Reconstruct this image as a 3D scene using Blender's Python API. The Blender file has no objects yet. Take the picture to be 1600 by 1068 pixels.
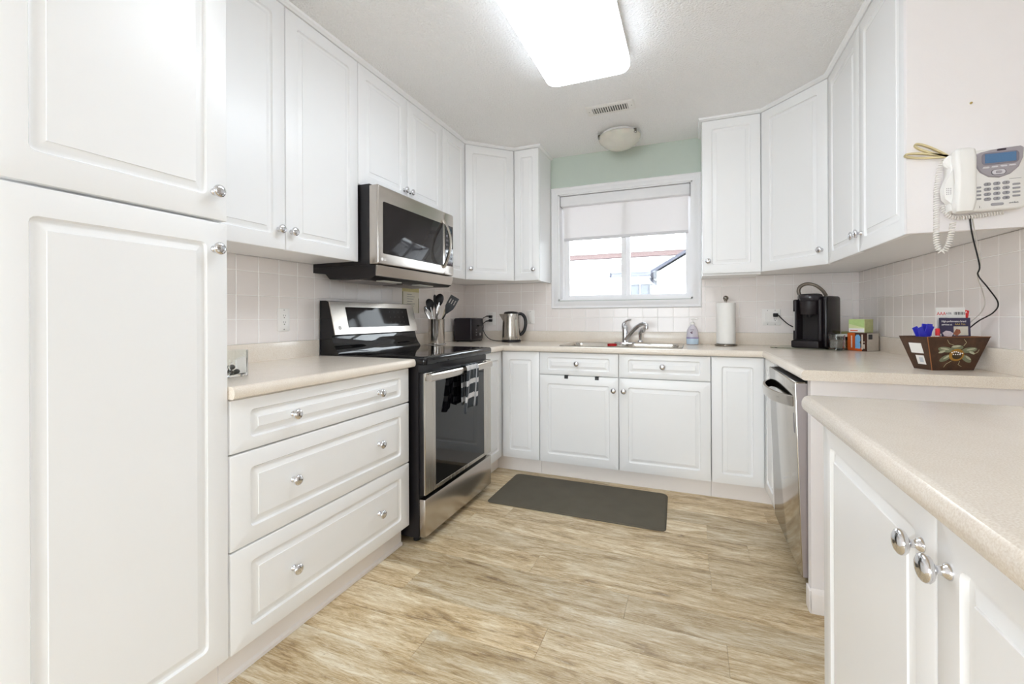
import bpy, bmesh, math, random
from math import pi, sin, cos, radians
from mathutils import Vector, Matrix

random.seed(7)
S = bpy.context.scene
COL = S.collection

# ------------------------------------------------------------------ camera
cam_d = bpy.data.cameras.new('camera')
cam = bpy.data.objects.new('camera', cam_d)
COL.objects.link(cam)
cam_d.sensor_width = 36.0
cam_d.lens = 36.0 * 691.82 / 1600
cam_d.shift_y = (495.05 - 534.0) / 1600
cam_d.clip_start = 0.02
cam.matrix_world = (Matrix.Translation((0, 0, 1.119)) @ Matrix.Rotation(radians(21.966), 4, 'Z')
                    @ Matrix.Rotation(pi / 2, 4, 'X') @ Matrix.Rotation(-0.0041, 4, 'Z'))
S.camera = cam

# ------------------------------------------------------------------ world, exposure
W = bpy.data.worlds.new('overcast_sky')
S.world = W
W.use_nodes = True
bg = W.node_tree.nodes['Background']
bg.inputs[0].default_value = (0.885, 0.938, 1.0, 1)
bg.inputs[1].default_value = 5.8
S.view_settings.view_transform = 'Standard'
S.view_settings.look = 'None'
S.view_settings.gamma = 1.0
S.view_settings.exposure = 1.0
S.cycles.use_denoising = True
S.cycles.use_adaptive_sampling = True
S.cycles.adaptive_threshold = 0.05
S.cycles.max_bounces = 13
S.cycles.diffuse_bounces = 11
S.cycles.transmission_bounces = 10
S.cycles.sample_clamp_indirect = 6.0
FIXTURE_EMISSION = 4.2
FILL_LAMP_EMISSION = 5.0  # strength of the added lamp that fills the kitchen from behind the camera


def portal(name, loc, rot, sx, sy):
    l = bpy.data.lights.new(name, 'AREA')
    l.shape = 'RECTANGLE'
    l.size, l.size_y = sx, sy
    l.cycles.is_portal = True
    o = bpy.data.objects.new(name, l)
    COL.objects.link(o)
    o.location = loc
    o.rotation_euler = rot
    return o


# window portals (only steer the sampling of the sky, they emit nothing)
portal('sky_portal', (-0.5, 3.72, 1.7), (radians(-90), 0, 0), 1.05, 0.9)
portal('sky_portal', (-0.8, -3.06, 1.2), (radians(90), 0, 0), 1.9, 2.0)
portal('sky_portal', (3.66, -1.85, 1.4), (0, radians(90), 0), 1.6, 1.7)


# ------------------------------------------------------------------ materials
def lin(c):
    out = []
    for v in c[:3]:
        v /= 255.0
        out.append(v / 12.92 if v <= 0.04045 else ((v + 0.055) / 1.055) ** 2.4)
    return out + [1.0]


MATS = {}


def mat(name, rgb, rough=0.5, metal=0.0, var=0.03, scale=20.0, bump=0.0, bscale=200.0, emit=0.0,
        trans=0.0, alpha=1.0, coat=0.0, aniso=0.0, ior=1.45, stretch=(1, 1, 1), rvar=0.0, bdist=0.004):
    """Principled material whose colour and relief vary with a little noise."""
    if name in MATS:
        return MATS[name]
    m = bpy.data.materials.new(name)
    m.use_nodes = True
    nt = m.node_tree
    p = nt.nodes['Principled BSDF']
    c = lin(rgb)
    tc = nt.nodes.new('ShaderNodeTexCoord')
    mp = nt.nodes.new('ShaderNodeMapping')
    mp.inputs['Scale'].default_value = stretch
    nt.links.new(tc.outputs['Object'], mp.inputs['Vector'])
    nz = nt.nodes.new('ShaderNodeTexNoise')
    nz.inputs['Scale'].default_value = scale
    nz.inputs['Detail'].default_value = 3
    nt.links.new(mp.outputs['Vector'], nz.inputs['Vector'])
    mx = nt.nodes.new('ShaderNodeMix')
    mx.data_type = 'RGBA'
    mx.inputs[6].default_value = [max(0, v * (1 - var)) for v in c[:3]] + [1]
    mx.inputs[7].default_value = [min(1, v * (1 + var)) for v in c[:3]] + [1]
    nt.links.new(nz.outputs['Fac'], mx.inputs[0])
    nt.links.new(mx.outputs[2], p.inputs['Base Color'])
    p.inputs['Roughness'].default_value = rough
    if rvar:
        mr = nt.nodes.new('ShaderNodeMapRange')
        mr.inputs[3].default_value = rough - rvar
        mr.inputs[4].default_value = rough + rvar
        nt.links.new(nz.outputs['Fac'], mr.inputs[0])
        nt.links.new(mr.outputs[0], p.inputs['Roughness'])
    p.inputs['Metallic'].default_value = metal
    p.inputs['IOR'].default_value = ior
    p.inputs['Transmission Weight'].default_value = trans
    p.inputs['Coat Weight'].default_value = coat
    p.inputs['Coat Roughness'].default_value = 0.05
    p.inputs['Anisotropic'].default_value = aniso
    p.inputs['Alpha'].default_value = alpha
    if emit:
        p.inputs['Emission Color'].default_value = c
        p.inputs['Emission Strength'].default_value = emit
    if bump:
        n2 = nt.nodes.new('ShaderNodeTexNoise')
        n2.inputs['Scale'].default_value = bscale
        n2.inputs['Detail'].default_value = 4
        nt.links.new(mp.outputs['Vector'], n2.inputs['Vector'])
        b = nt.nodes.new('ShaderNodeBump')
        b.inputs['Strength'].default_value = bump
        b.inputs['Distance'].default_value = bdist
        nt.links.new(n2.outputs['Fac'], b.inputs['Height'])
        nt.links.new(b.outputs['Normal'], p.inputs['Normal'])
    MATS[name] = m
    return m


WHITE = mat('white_thermofoil', (241, 241, 241), 0.27, var=0.01, scale=4)
KICK = mat('white_toe_kick', (238, 233, 230), 0.4, var=0.01)
CEIL = mat('textured_ceiling_paint', (247, 246, 245), 0.9, var=0.03, scale=110, bump=1.0, bscale=95, bdist=0.010)
SAGE = mat('sage_green_paint', (194, 204, 194), 0.8, var=0.015, bump=0.1, bscale=300)
PAINT = mat('off_white_wall_paint', (238, 234, 234), 0.8, var=0.01, bump=0.08, bscale=250)
VINYL = mat('white_window_vinyl', (238, 237, 238), 0.4, var=0.01)
TILE = mat('glazed_white_tile', (240, 233, 229), 0.17, var=0.015, scale=6)
GROUT = mat('pale_grout', (250, 248, 245), 0.85, var=0.02)
CHROME = mat('polished_chrome', (225, 225, 228), 0.08, 1.0, var=0.01)
STEEL = mat('brushed_stainless', (196, 189, 181), 0.24, 1.0, var=0.015, scale=90, stretch=(1, 0.02, 1), rvar=0.015)
STEEL_V = mat('brushed_stainless_upright', (196, 190, 182), 0.27, 1.0, var=0.015, scale=90, stretch=(1, 1, 0.02), rvar=0.015)
STEEL_DW = mat('dishwasher_stainless', (186, 180, 172), 0.13, 1.0, var=0.015, scale=90, stretch=(1, 1, 0.02), rvar=0.01)
STEEL_SIDE = mat('satin_grey_steel', (176, 168, 168), 0.4, 0.85, var=0.03, scale=40)
BLACK = mat('black_enamel', (28, 25, 27), 0.3, var=0.06)
BLACK_GLOSS = mat('black_gloss_glass', (12, 11, 14), 0.04, var=0.05, coat=0.1)
SMOKED = mat('smoked_window', (40, 36, 35), 0.06, var=0.04, ior=1.28)
BLACK_PLASTIC = mat('black_plastic', (30, 27, 29), 0.38, var=0.08)
DARK = mat('dark_void', (16, 15, 15), 0.8, var=0.05)
RUBBER = mat('black_rubber', (22, 21, 22), 0.6, var=0.05)
WHITE_PLASTIC = mat('white_plastic', (240, 237, 233), 0.35, var=0.01)
PAPER = mat('white_paper', (238, 236, 232), 0.8, var=0.02, scale=60, bump=0.05)
RED = mat('red_print', (214, 40, 44), 0.5)
INK = mat('dark_ink', (40, 38, 42), 0.6)
WHITE_INK = mat('white_ink', (244, 242, 240), 0.6, var=0.01)
BLUE_PLASTIC = mat('blue_plastic', (48, 52, 190), 0.35)


def glass_mat(name, rgb, rough=0.0, ior=1.45):
    return mat(name, rgb, rough, 0.0, var=0.0, trans=1.0, ior=ior)


GLASS = glass_mat('clear_glass', (250, 252, 250))


def pane_material():
    m = bpy.data.materials.new('window_glass')
    m.use_nodes = True
    nt = m.node_tree
    nt.nodes.remove(nt.nodes['Principled BSDF'])
    tr = nt.nodes.new('ShaderNodeBsdfTransparent')
    tr.inputs[0].default_value = (.97, .985, .98, 1)
    gl = nt.nodes.new('ShaderNodeBsdfGlossy')
    gl.inputs['Roughness'].default_value = 0.01
    fr_ = nt.nodes.new('ShaderNodeFresnel')
    fr_.inputs[0].default_value = 1.45
    mx = nt.nodes.new('ShaderNodeMixShader')
    nt.links.new(fr_.outputs[0], mx.inputs[0])
    nt.links.new(tr.outputs[0], mx.inputs[1])
    nt.links.new(gl.outputs[0], mx.inputs[2])
    nt.links.new(mx.outputs[0], nt.nodes['Material Output'].inputs[0])
    return m


WINDOW_GLASS = pane_material()
GREEN_GLASS = glass_mat('greenish_glass', (214, 226, 208))


def counter_material():
    m = bpy.data.materials.new('beige_speckled_laminate')
    m.use_nodes = True
    nt = m.node_tree
    p = nt.nodes['Principled BSDF']
    tc = nt.nodes.new('ShaderNodeTexCoord')
    n1 = nt.nodes.new('ShaderNodeTexNoise')
    n1.inputs['Scale'].default_value = 420
    n1.inputs['Detail'].default_value = 2
    n2 = nt.nodes.new('ShaderNodeTexNoise')
    n2.inputs['Scale'].default_value = 14
    n2.inputs['Detail'].default_value = 5
    for n in (n1, n2):
        nt.links.new(tc.outputs['Object'], n.inputs['Vector'])
    r = nt.nodes.new('ShaderNodeValToRGB')
    r.color_ramp.elements[0].position = 0.32
    r.color_ramp.elements[0].color = lin((226, 214, 199))
    r.color_ramp.elements[1].position = 0.66
    r.color_ramp.elements[1].color = lin((241, 233, 222))
    nt.links.new(n1.outputs['Fac'], r.inputs['Fac'])
    mx = nt.nodes.new('ShaderNodeMix')
    mx.data_type = 'RGBA'
    mx.blend_type = 'MULTIPLY'
    mx.inputs[0].default_value = 0.35
    r2 = nt.nodes.new('ShaderNodeValToRGB')
    r2.color_ramp.elements[0].position = 0.35
    r2.color_ramp.elements[0].color = (0.92, 0.89, 0.86, 1)
    r2.color_ramp.elements[1].position = 0.6
    r2.color_ramp.elements[1].color = (1, 1, 1, 1)
    nt.links.new(n2.outputs['Fac'], r2.inputs['Fac'])
    nt.links.new(r.outputs['Color'], mx.inputs[6])
    nt.links.new(r2.outputs['Color'], mx.inputs[7])
    nt.links.new(mx.outputs[2], p.inputs['Base Color'])
    p.inputs['Roughness'].default_value = 0.2
    return m


LAMINATE = counter_material()


def plank_material():
    m = bpy.data.materials.new('oak_look_vinyl_plank')
    m.use_nodes = True
    nt = m.node_tree
    N, L = nt.nodes, nt.links
    p = N['Principled BSDF']
    tc = N.new('ShaderNodeTexCoord')
    oi = N.new('ShaderNodeObjectInfo')
    off = N.new('ShaderNodeVectorMath')
    off.operation = 'SCALE'
    off.inputs[0].default_value = (37.0, 91.0, 53.0)
    L.new(oi.outputs['Random'], off.inputs['Scale'])
    add = N.new('ShaderNodeVectorMath')
    L.new(tc.outputs['Object'], add.inputs[0])
    L.new(off.outputs[0], add.inputs[1])

    def noise(scale, sx, sy, detail, dist=0.0, rough=0.55):
        mp = N.new('ShaderNodeMapping')
        mp.inputs['Scale'].default_value = (sx, sy, 1)
        L.new(add.outputs[0], mp.inputs['Vector'])
        n = N.new('ShaderNodeTexNoise')
        n.inputs['Scale'].default_value = scale
        n.inputs['Detail'].default_value = detail
        n.inputs['Distortion'].default_value = dist
        n.inputs['Roughness'].default_value = rough
        L.new(mp.outputs[0], n.inputs['Vector'])
        return n

    broad = noise(3.0, 1.0, 4.5, 6, 1.2, 0.6)
    grain = noise(9, 1.0, 9.0, 8, 1.2, 0.75)
    fine = noise(17, 1.0, 9.0, 6, 1.6, 0.8)
    ramp = N.new('ShaderNodeValToRGB')
    e = ramp.color_ramp.elements
    e[0].position, e[0].color = 0.375, lin((138, 112, 80))
    e[1].position, e[1].color = 0.62, lin((236, 226, 204))
    k = e.new(0.46)
    k.color = lin((190, 165, 124))
    k = e.new(0.53)
    k.color = lin((212, 193, 158))
    mixf = N.new('ShaderNodeMath')
    mixf.operation = 'MULTIPLY_ADD'
    L.new(grain.outputs['Fac'], mixf.inputs[0])
    mixf.inputs[1].default_value = 0.5
    half = N.new('ShaderNodeMath')
    half.operation = 'MULTIPLY'
    half.inputs[1].default_value = 0.5
    L.new(broad.outputs['Fac'], half.inputs[0])
    L.new(half.outputs[0], mixf.inputs[2])
    L.new(mixf.outputs[0], ramp.inputs['Fac'])
    # pale cerused streaks
    st = N.new('ShaderNodeMapRange')
    st.inputs[1].default_value = 0.53
    st.inputs[2].default_value = 0.62
    L.new(fine.outputs['Fac'], st.inputs[0])
    stm = N.new('ShaderNodeMath')
    stm.operation = 'MULTIPLY'
    stm.inputs[1].default_value = 0.5
    L.new(st.outputs[0], stm.inputs[0])
    mx = N.new('ShaderNodeMix')
    mx.data_type = 'RGBA'
    L.new(stm.outputs[0], mx.inputs[0])
    L.new(ramp.outputs['Color'], mx.inputs[6])
    mx.inputs[7].default_value = lin((232, 223, 204))
    # dark fine pores
    dk = N.new('ShaderNodeMapRange')
    dk.inputs[1].default_value = 0.46
    dk.inputs[2].default_value = 0.37
    L.new(fine.outputs['Fac'], dk.inputs[0])
    dkm = N.new('ShaderNodeMath')
    dkm.operation = 'MULTIPLY'
    dkm.inputs[1].default_value = 0.5
    L.new(dk.outputs[0], dkm.inputs[0])
    mx2 = N.new('ShaderNodeMix')
    mx2.data_type = 'RGBA'
    L.new(dkm.outputs[0], mx2.inputs[0])
    L.new(mx.outputs[2], mx2.inputs[6])
    mx2.inputs[7].default_value = lin((140, 112, 78))
    # each plank its own tone
    hsv = N.new('ShaderNodeHueSaturation')
    mr = N.new('ShaderNodeMapRange')
    mr.inputs[3].default_value = 0.80
    mr.inputs[4].default_value = 1.15
    L.new(oi.outputs['Random'], mr.inputs[0])
    L.new(mr.outputs[0], hsv.inputs['Value'])
    hsv.inputs['Saturation'].default_value = 1.0
    L.new(mx2.outputs[2], hsv.inputs['Color'])
    L.new(hsv.outputs['Color'], p.inputs['Base Color'])
    p.inputs['Roughness'].default_value = 0.42
    b = N.new('ShaderNodeBump')
    b.inputs['Strength'].default_value = 0.15
    b.inputs['Distance'].default_value = 0.002
    L.new(fine.outputs['Fac'], b.inputs['Height'])
    L.new(b.outputs['Normal'], p.inputs['Normal'])
    return m


PLANK = plank_material()


# ------------------------------------------------------------------ mesh helpers
class B:
    def __init__(self):
        self.v, self.f = [], []

    def add(self, vs, fs):
        o = len(self.v)
        self.v += [tuple(x) for x in vs]
        self.f += [[i + o for i in f] for f in fs]
        return self

    def box(self, x0, x1, y0, y1, z0, z1):
        return self.add([(x0, y0, z0), (x1, y0, z0), (x1, y1, z0), (x0, y1, z0),
                         (x0, y0, z1), (x1, y0, z1), (x1, y1, z1), (x0, y1, z1)],
                        [(0, 3, 2, 1), (4, 5, 6, 7), (0, 1, 5, 4), (1, 2, 6, 5), (2, 3, 7, 6), (3, 0, 4, 7)])

    def rbox(self, x0, x1, y0, y1, z0, z1, r=0.004, seg=2):
        bm = bmesh.new()
        bmesh.ops.create_cube(bm, size=1)
        for v in bm.verts:
            v.co = ((x0 + x1) / 2 + v.co.x * (x1 - x0), (y0 + y1) / 2 + v.co.y * (y1 - y0), (z0 + z1) / 2 + v.co.z * (z1 - z0))
        bmesh.ops.bevel(bm, geom=bm.edges[:], offset=r, segments=seg, affect='EDGES', profile=0.5)
        bm.verts.index_update()
        self.add([v.co[:] for v in bm.verts], [[v.index for v in f.verts] for f in bm.faces])
        bm.free()
        return self

    def loops(self, ls, closed=True, cap0=True, cap1=True):
        n = len(ls[0])
        o = len(self.v)
        for l in ls:
            self.v += [tuple(p) for p in l]
        m = n if closed else n - 1
        for i in range(len(ls) - 1):
            for j in range(m):
                k = (j + 1) % n
                self.f.append([o + i * n + j, o + i * n + k, o + (i + 1) * n + k, o + (i + 1) * n + j])
        if cap0:
            self.f.append([o + j for j in range(n)][::-1])
        if cap1:
            self.f.append([o + (len(ls) - 1) * n + j for j in range(n)])
        return self

    def lathe(self, prof, n=24, c=(0, 0, 0), axis='Z', caps=True):
        """prof: (radius, height) pairs."""
        ls = []
        for r, h in prof:
            l = []
            for i in range(n):
                a = 2 * pi * i / n
                x, y = r * cos(a), r * sin(a)
                if axis == 'Z':
                    p = (x, y, h)
                elif axis == 'Y':
                    p = (x, h, y)
                else:
                    p = (h, x, y)
                l.append((p[0] + c[0], p[1] + c[1], p[2] + c[2]))
            ls.append(l)
        return self.loops(ls, True, caps, caps)

    def tube(self, path, r, n=8, caps=True):
        pts = [Vector(p) for p in path]
        rs = r if isinstance(r, (list, tuple)) else [r] * len(pts)
        ls = []
        up = None
        for i, p in enumerate(pts):
            t = (pts[min(i + 1, len(pts) - 1)] - pts[max(i - 1, 0)])
            t = t.normalized() if t.length > 1e-9 else Vector((0, 0, 1))
            if up is None:
                a = Vector((0, 0, 1)) if abs(t.z) < 0.9 else Vector((1, 0, 0))
                up = (a - t * a.dot(t)).normalized()
            else:
                up = (up - t * up.dot(t))
                up = up.normalized() if up.length > 1e-6 else Vector((1, 0, 0))
            s = t.cross(up)
            ls.append([tuple(p + (up * cos(2 * pi * k / n) + s * sin(2 * pi * k / n)) * rs[i]) for k in range(n)])
        return self.loops(ls, True, caps, caps)

    def prism(self, poly, z0, z1):
        return self.loops([[(x, y, z0) for x, y in poly], [(x, y, z1) for x, y in poly]])

    def extr(self, prof, axis, a0, a1):
        """extrude a 2D profile along an axis: X -> (y,z), Y -> (x,z)."""
        if axis == 'Y':
            ls = [[(p[0], a, p[1]) for p in prof] for a in (a0, a1)]
        elif axis == 'X':
            ls = [[(a, p[0], p[1]) for p in prof] for a in (a0, a1)]
        else:
            ls = [[(p[0], p[1], a) for p in prof] for a in (a0, a1)]
        return self.loops(ls)


def smooth_path(pts, n=8):
    """Catmull-Rom through points."""
    P = [Vector(p) for p in pts]
    P = [2 * P[0] - P[1]] + P + [2 * P[-1] - P[-2]]
    out = []
    for i in range(1, len(P) - 2):
        for k in range(n):
            t = k / n
            a, b, c, d = P[i - 1], P[i], P[i + 1], P[i + 2]
            out.append(0.5 * ((2 * b) + (c - a) * t + (2 * a - 5 * b + 4 * c - d) * t * t + (3 * b - a - 3 * c + d) * t ** 3))
    out.append(P[-2])
    return out


def rrect(x0, x1, y0, y1, r, n=4):
    """rounded rectangle outline, counter-clockwise."""
    out = []
    r = max(1e-5, min(r, (x1 - x0) / 2 - 1e-5, (y1 - y0) / 2 - 1e-5))
    for cx, cy, a0 in ((x1 - r, y0 + r, -pi / 2), (x1 - r, y1 - r, 0), (x0 + r, y1 - r, pi / 2), (x0 + r, y0 + r, pi)):
        for i in range(n + 1):
            a = a0 + (pi / 2) * i / n
            out.append((cx + r * cos(a), cy + r * sin(a)))
    return out


def mesh_of(name, b, m, smooth=38):
    me = bpy.data.meshes.new(name)
    me.from_pydata(b.v, [], b.f)
    bm = bmesh.new()
    bm.from_mesh(me)
    bmesh.ops.recalc_face_normals(bm, faces=bm.faces[:])
    bm.to_mesh(me)
    bm.free()
    if smooth:
        me.polygons.foreach_set('use_smooth', [True] * len(me.polygons))
        me.set_sharp_from_angle(angle=radians(smooth))
    if m:
        me.materials.append(m)
    me.update()
    return me


def wmat(o):
    m = Matrix.Identity(4)
    while o:
        m = Matrix.Translation(o.location) @ o.rotation_euler.to_matrix().to_4x4() @ m
        o = o.parent
    return m


def wloc(o):
    return wmat(o).translation


def put(name, me, parent=None, loc=(0, 0, 0), rot=(0, 0, 0)):
    o = bpy.data.objects.new(name, me)
    COL.objects.link(o)
    o.parent = parent
    o.location = loc
    o.rotation_euler = rot
    return o


def mk(name, b, m, parent=None, smooth=38, world=True):
    """link a mesh; with world=True its vertices are in room coordinates."""
    if parent is not None and world:
        inv = wmat(parent).inverted()
        b.v = [tuple(inv @ Vector(p)) for p in b.v]
        return put(name, mesh_of(name, b, m, smooth), parent)
    if parent is None and world:
        xs, ys, zs = zip(*b.v)
        c = Vector(((min(xs) + max(xs)) / 2, (min(ys) + max(ys)) / 2, min(zs)))
        b.v = [(x - c.x, y - c.y, z - c.z) for x, y, z in b.v]
        return put(name, mesh_of(name, b, m, smooth), None, c)
    return put(name, mesh_of(name, b, m, smooth), parent)


def tag(o, label=None, cat=None, group=None, kind=None):
    if label:
        o['label'] = label
    if cat:
        o['category'] = cat
    if group:
        o['group'] = group
    if kind:
        o['kind'] = kind
    return o


def thing(name, label, cat, loc=(0, 0, 0), rotz=0.0, group=None, kind=None):
    o = bpy.data.objects.new(name, None)
    COL.objects.link(o)
    o.empty_display_size = 0.05
    o.location = loc
    o.rotation_euler = (0, 0, rotz)
    return tag(o, label, cat, group, kind)


def struct(name, label, cat, loc=(0, 0, 0)):
    return thing(name, label, cat, loc, kind='structure')


def text(name, s, size, m, parent, loc, rot, align='CENTER', ext=0.0002, xs=1.0):
    cu = bpy.data.curves.new(name, 'FONT')
    cu.body = s
    cu.size = size
    cu.align_x = align
    cu.align_y = 'CENTER'
    cu.extrude = ext
    cu.resolution_u = 3
    t = bpy.data.objects.new('tmp_text', cu)
    COL.objects.link(t)
    dg = bpy.context.evaluated_depsgraph_get()
    me = bpy.data.meshes.new_from_object(t.evaluated_get(dg))
    bpy.data.objects.remove(t)
    me.name = name
    me.materials.clear()
    me.materials.append(m)
    o = put(name, me, parent, loc, rot)
    o.scale = (xs, 1, 1)
    return o


# ------------------------------------------------------------------ room constants
XL, YB, XR, ZC = -1.892, 3.564, 1.035, 2.443      # left, back, right wall planes, ceiling
XE, YR = 3.6, -3.0                                # dining side and rear wall
FX = -1.276                                       # base fronts of the left run
UX = -1.570                                       # upper fronts of the left run
UY = 3.238                                        # upper fronts of the back run
FY = 2.964                                        # base fronts of the back run
CT = 0.915                                        # worktop height
LIP = 1.001                                       # top of worktop upstand
ZU0, ZU1 = 1.4035, 2.4225                         # upper doors bottom and top

# ------------------------------------------------------------------ floor
floor = mk('floor', B().box(XL - .1, XE + .1, YR - .1, YB + .1, -0.12, -0.004), mat('underlay', (120, 104, 84), 0.9), None, 0)
tag(floor, 'oak-look vinyl plank floor of the kitchen', 'floor', kind='structure')
PW, PL = 0.152, 1.22


def plank_mesh(w, l):
    b = B()
    h, e = 0.0035, 0.0007
    b.loops([[(x, y, -h) for x, y in ((-l / 2 + .0003, -w / 2 + .0003), (l / 2 - .0003, -w / 2 + .0003), (l / 2 - .0003, w / 2 - .0003), (-l / 2 + .0003, w / 2 - .0003))],
             [(x, y, -e) for x, y in ((-l / 2 + .0003, -w / 2 + .0003), (l / 2 - .0003, -w / 2 + .0003), (l / 2 - .0003, w / 2 - .0003), (-l / 2 + .0003, w / 2 - .0003))],
             [(x, y, 0) for x, y in ((-l / 2 + .001, -w / 2 + .001), (l / 2 - .001, -w / 2 + .001), (l / 2 - .001, w / 2 - .001), (-l / 2 + .001, w / 2 - .001))]], True, False, True)
    return mesh_of('plank', b, PLANK, 0)


full_plank = plank_mesh(PW, PL)
known = {0: -0.48, 1: -1.11, 2: -0.235, 3: -0.66, -1: -0.86, 7: 0.075}
fw = wloc(floor)
for i in range(-29, 15):
    y0 = 1.37 + PW * i
    y1 = min(y0 + PW, YB)
    y0 = max(y0, YR)
    if y1 - y0 < 0.01:
        continue
    j0 = known.get(i, random.uniform(0, PL))
    j0 -= PL * math.ceil((j0 - XL) / PL)
    x = j0
    while x < XE:
        a, b_ = max(x, XL), min(x + PL, XE)
        if b_ - a > 0.02:
            me = full_plank if (b_ - a > PL - 1e-4 and y1 - y0 > PW - 1e-4) else plank_mesh(y1 - y0, b_ - a)
            put('plank', me, floor, Vector(((a + b_) / 2, (y0 + y1) / 2, 0)) - fw)
        x += PL

# ------------------------------------------------------------------ ceiling and walls
tag(mk('ceiling', B().box(XL - .1, XE + .1, YR - .1, YB + .16, ZC, ZC + .12), CEIL, None, 0),
    'white textured kitchen ceiling', 'ceiling', kind='structure')


def wall_with_hole(name, axis, plane, t, a0, a1, z1, hole, m, label):
    """axis 'Y': wall in the XZ plane at y=plane..plane+t; axis 'X': in the YZ plane."""
    h0, h1, hz0, hz1 = hole
    b = B()
    for (p, q, r, s) in ((a0, h0, 0, z1), (h1, a1, 0, z1), (h0, h1, 0, hz0), (h0, h1, hz1, z1)):
        if axis == 'Y':
            b.box(p, q, plane, plane + t, r, s)
        else:
            b.box(plane, plane + t, p, q, r, s)
    return tag(mk(name, b, m, None, 0), label, 'wall', kind='structure')


WX0, WX1, WZ0, WZ1 = -1.016, 0.016, 1.254, 2.130
wall_back = wall_with_hole('wall_back', 'Y', YB, .14, XL, XE, ZC, (WX0, WX1, WZ0, WZ1), SAGE, 'sage green window wall above the sink')
wall_left = tag(mk('wall_left', B().box(XL - .1, XL, YR, YB, 0, ZC), PAINT, None, 0), 'off-white wall behind the stove run', 'wall', kind='structure')
wall_right = tag(mk('wall_right', B().box(XR, XR + .115, 1.95, YB, 0, ZC), PAINT, None, 0), 'off-white wall behind the coffee maker', 'wall', kind='structure')
wall_with_hole('wall_rear', 'Y', YR - .1, .1, XL, XE, ZC, (-1.75, 0.15, 0.2, 2.2), PAINT, 'off-white wall of the dining end with a wide added fill window')
wall_with_hole('wall_east', 'X', XE, .1, YR, YB, ZC, (-2.7, -1.0, 0.6, 2.2), PAINT, 'off-white side wall of the dining end with an added fill window')


# wall tiles -----------------------------------------------------------------
TP, TS, TT = 0.1115, 0.1088, 0.006


def tile_mesh(w, h):
    e = 0.0018

    def rc(d, y):
        return [(-w / 2 + d, y, -h / 2 + d), (w / 2 - d, y, -h / 2 + d), (w / 2 - d, y, h / 2 - d), (-w / 2 + d, y, h / 2 - d)]
    return mesh_of('tile', B().loops([rc(0, 0), rc(0, -TT + .0012), rc(e, -TT)], True, False, True), TILE, 0)


full_tile = tile_mesh(TS, TS)


def tiles(parent, regions, org, place):
    """regions: (s0,s1,z0,z1) along the wall; place(s,z)-> world loc, rotation z."""
    w = wloc(parent)
    n = 0
    for s0, s1, z0, z1 in regions:
        k = math.floor((s0 - org) / TP)
        while org + k * TP < s1:
            a = max(org + k * TP + .00135, s0)
            b_ = min(org + (k + 1) * TP - .00135, s1)
            j = 0
            while LIP + j * TP < z1:
                c = max(LIP + j * TP + .00135, z0)
                d = min(LIP + (j + 1) * TP - .00135, z1)
                if b_ - a > 0.012 and d - c > 0.012:
                    me = full_tile if (b_ - a > TS - 1e-3 and d - c > TS - 1e-3) else tile_mesh(b_ - a, d - c)
                    p, r = place((a + b_) / 2, (c + d) / 2)
                    put('tile', me, parent, Vector(p) - w,
                        (radians(random.uniform(-.1, .1)), 0, r + radians(random.uniform(-.1, .1))))
                    n += 1
                j += 1
            k += 1
    return n


gr = mk('grout', B().box(XL, -1.078, YB - .0058, YB, LIP, 1.406).box(-1.078, .077, YB - .0058, YB, LIP, 1.186)
        .box(.077, XR, YB - .0058, YB, LIP, 1.406), GROUT, wall_back, 0)
tiles(wall_back, [(XL + .007, -1.079, LIP, 1.406), (-1.079, .078, LIP, 1.185), (.078, XR - .007, LIP, 1.406)], 0.2125, lambda s, z: ((s, YB - .001, z), 0))
mk('grout', B().box(XL, XL + .0058, .905, YB, LIP, 1.406).box(XL, XL + .0058, 1.82, 2.63, 0.9, LIP), GROUT, wall_left, 0)
tiles(wall_left, [(.91, YB - .007, LIP, 1.406)], 1.598, lambda s, z: ((XL + .001, s, z), pi / 2))
mk('grout', B().box(XR - .0058, XR, 1.955, YB, LIP, 1.406), GROUT, wall_right, 0)
tiles(wall_right, [(1.957, YB - .007, LIP, 1.406)], 2.02, lambda s, z: ((XR - .001, s, z), -pi / 2))

# ------------------------------------------------------------------ window
win = struct('window_1', 'white sliding window over the sink with moulded casing', 'window', (-0.5, YB, 1.187))
CAS = [(0, 0), (0, .012), (.006, .017), (.012, .013), (.02, .013), (.03, .017), (.048, .022), (.06, .022), (.0605, 0)]


def casing(p, q, inward):
    """mitred casing strip from p to q (x,z); inward = unit normal towards the opening."""
    P, Q, I = Vector(p), Vector(q), Vector(inward)
    d = (Q - P).normalized()
    l0, l1 = [], []
    for s, h in CAS:
        a = P + I * s + d * s
        c = Q + I * s - d * s
        l0.append((a.x, YB - h, a.y))
        l1.append((c.x, YB - h, c.y))
    return B().loops([l0, l1])


cx0, cx1, cz0, cz1 = -1.077, .076, 1.187, 2.186
for p, q, i in (((cx0, cz0), (cx1, cz0), (0, 1)), ((cx1, cz0), (cx1, cz1), (-1, 0)), ((cx1, cz1), (cx0, cz1), (0, -1)), ((cx0, cz1), (cx0, cz0), (1, 0))):
    mk('casing', casing(p, q, i), VINYL, win)
# jamb lining
mk('jamb', B().box(WX0 - .002, WX0 + .012, YB - .012, 3.70, WZ0, WZ1).box(WX1 - .012, WX1 + .002, YB - .012, 3.70, WZ0, WZ1)
   .box(WX0, WX1, YB - .012, 3.70, WZ0 - .002, WZ0 + .01).box(WX0, WX1, YB - .012, 3.70, WZ1 - .012, WZ1 + .002), VINYL, win, 0)


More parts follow.
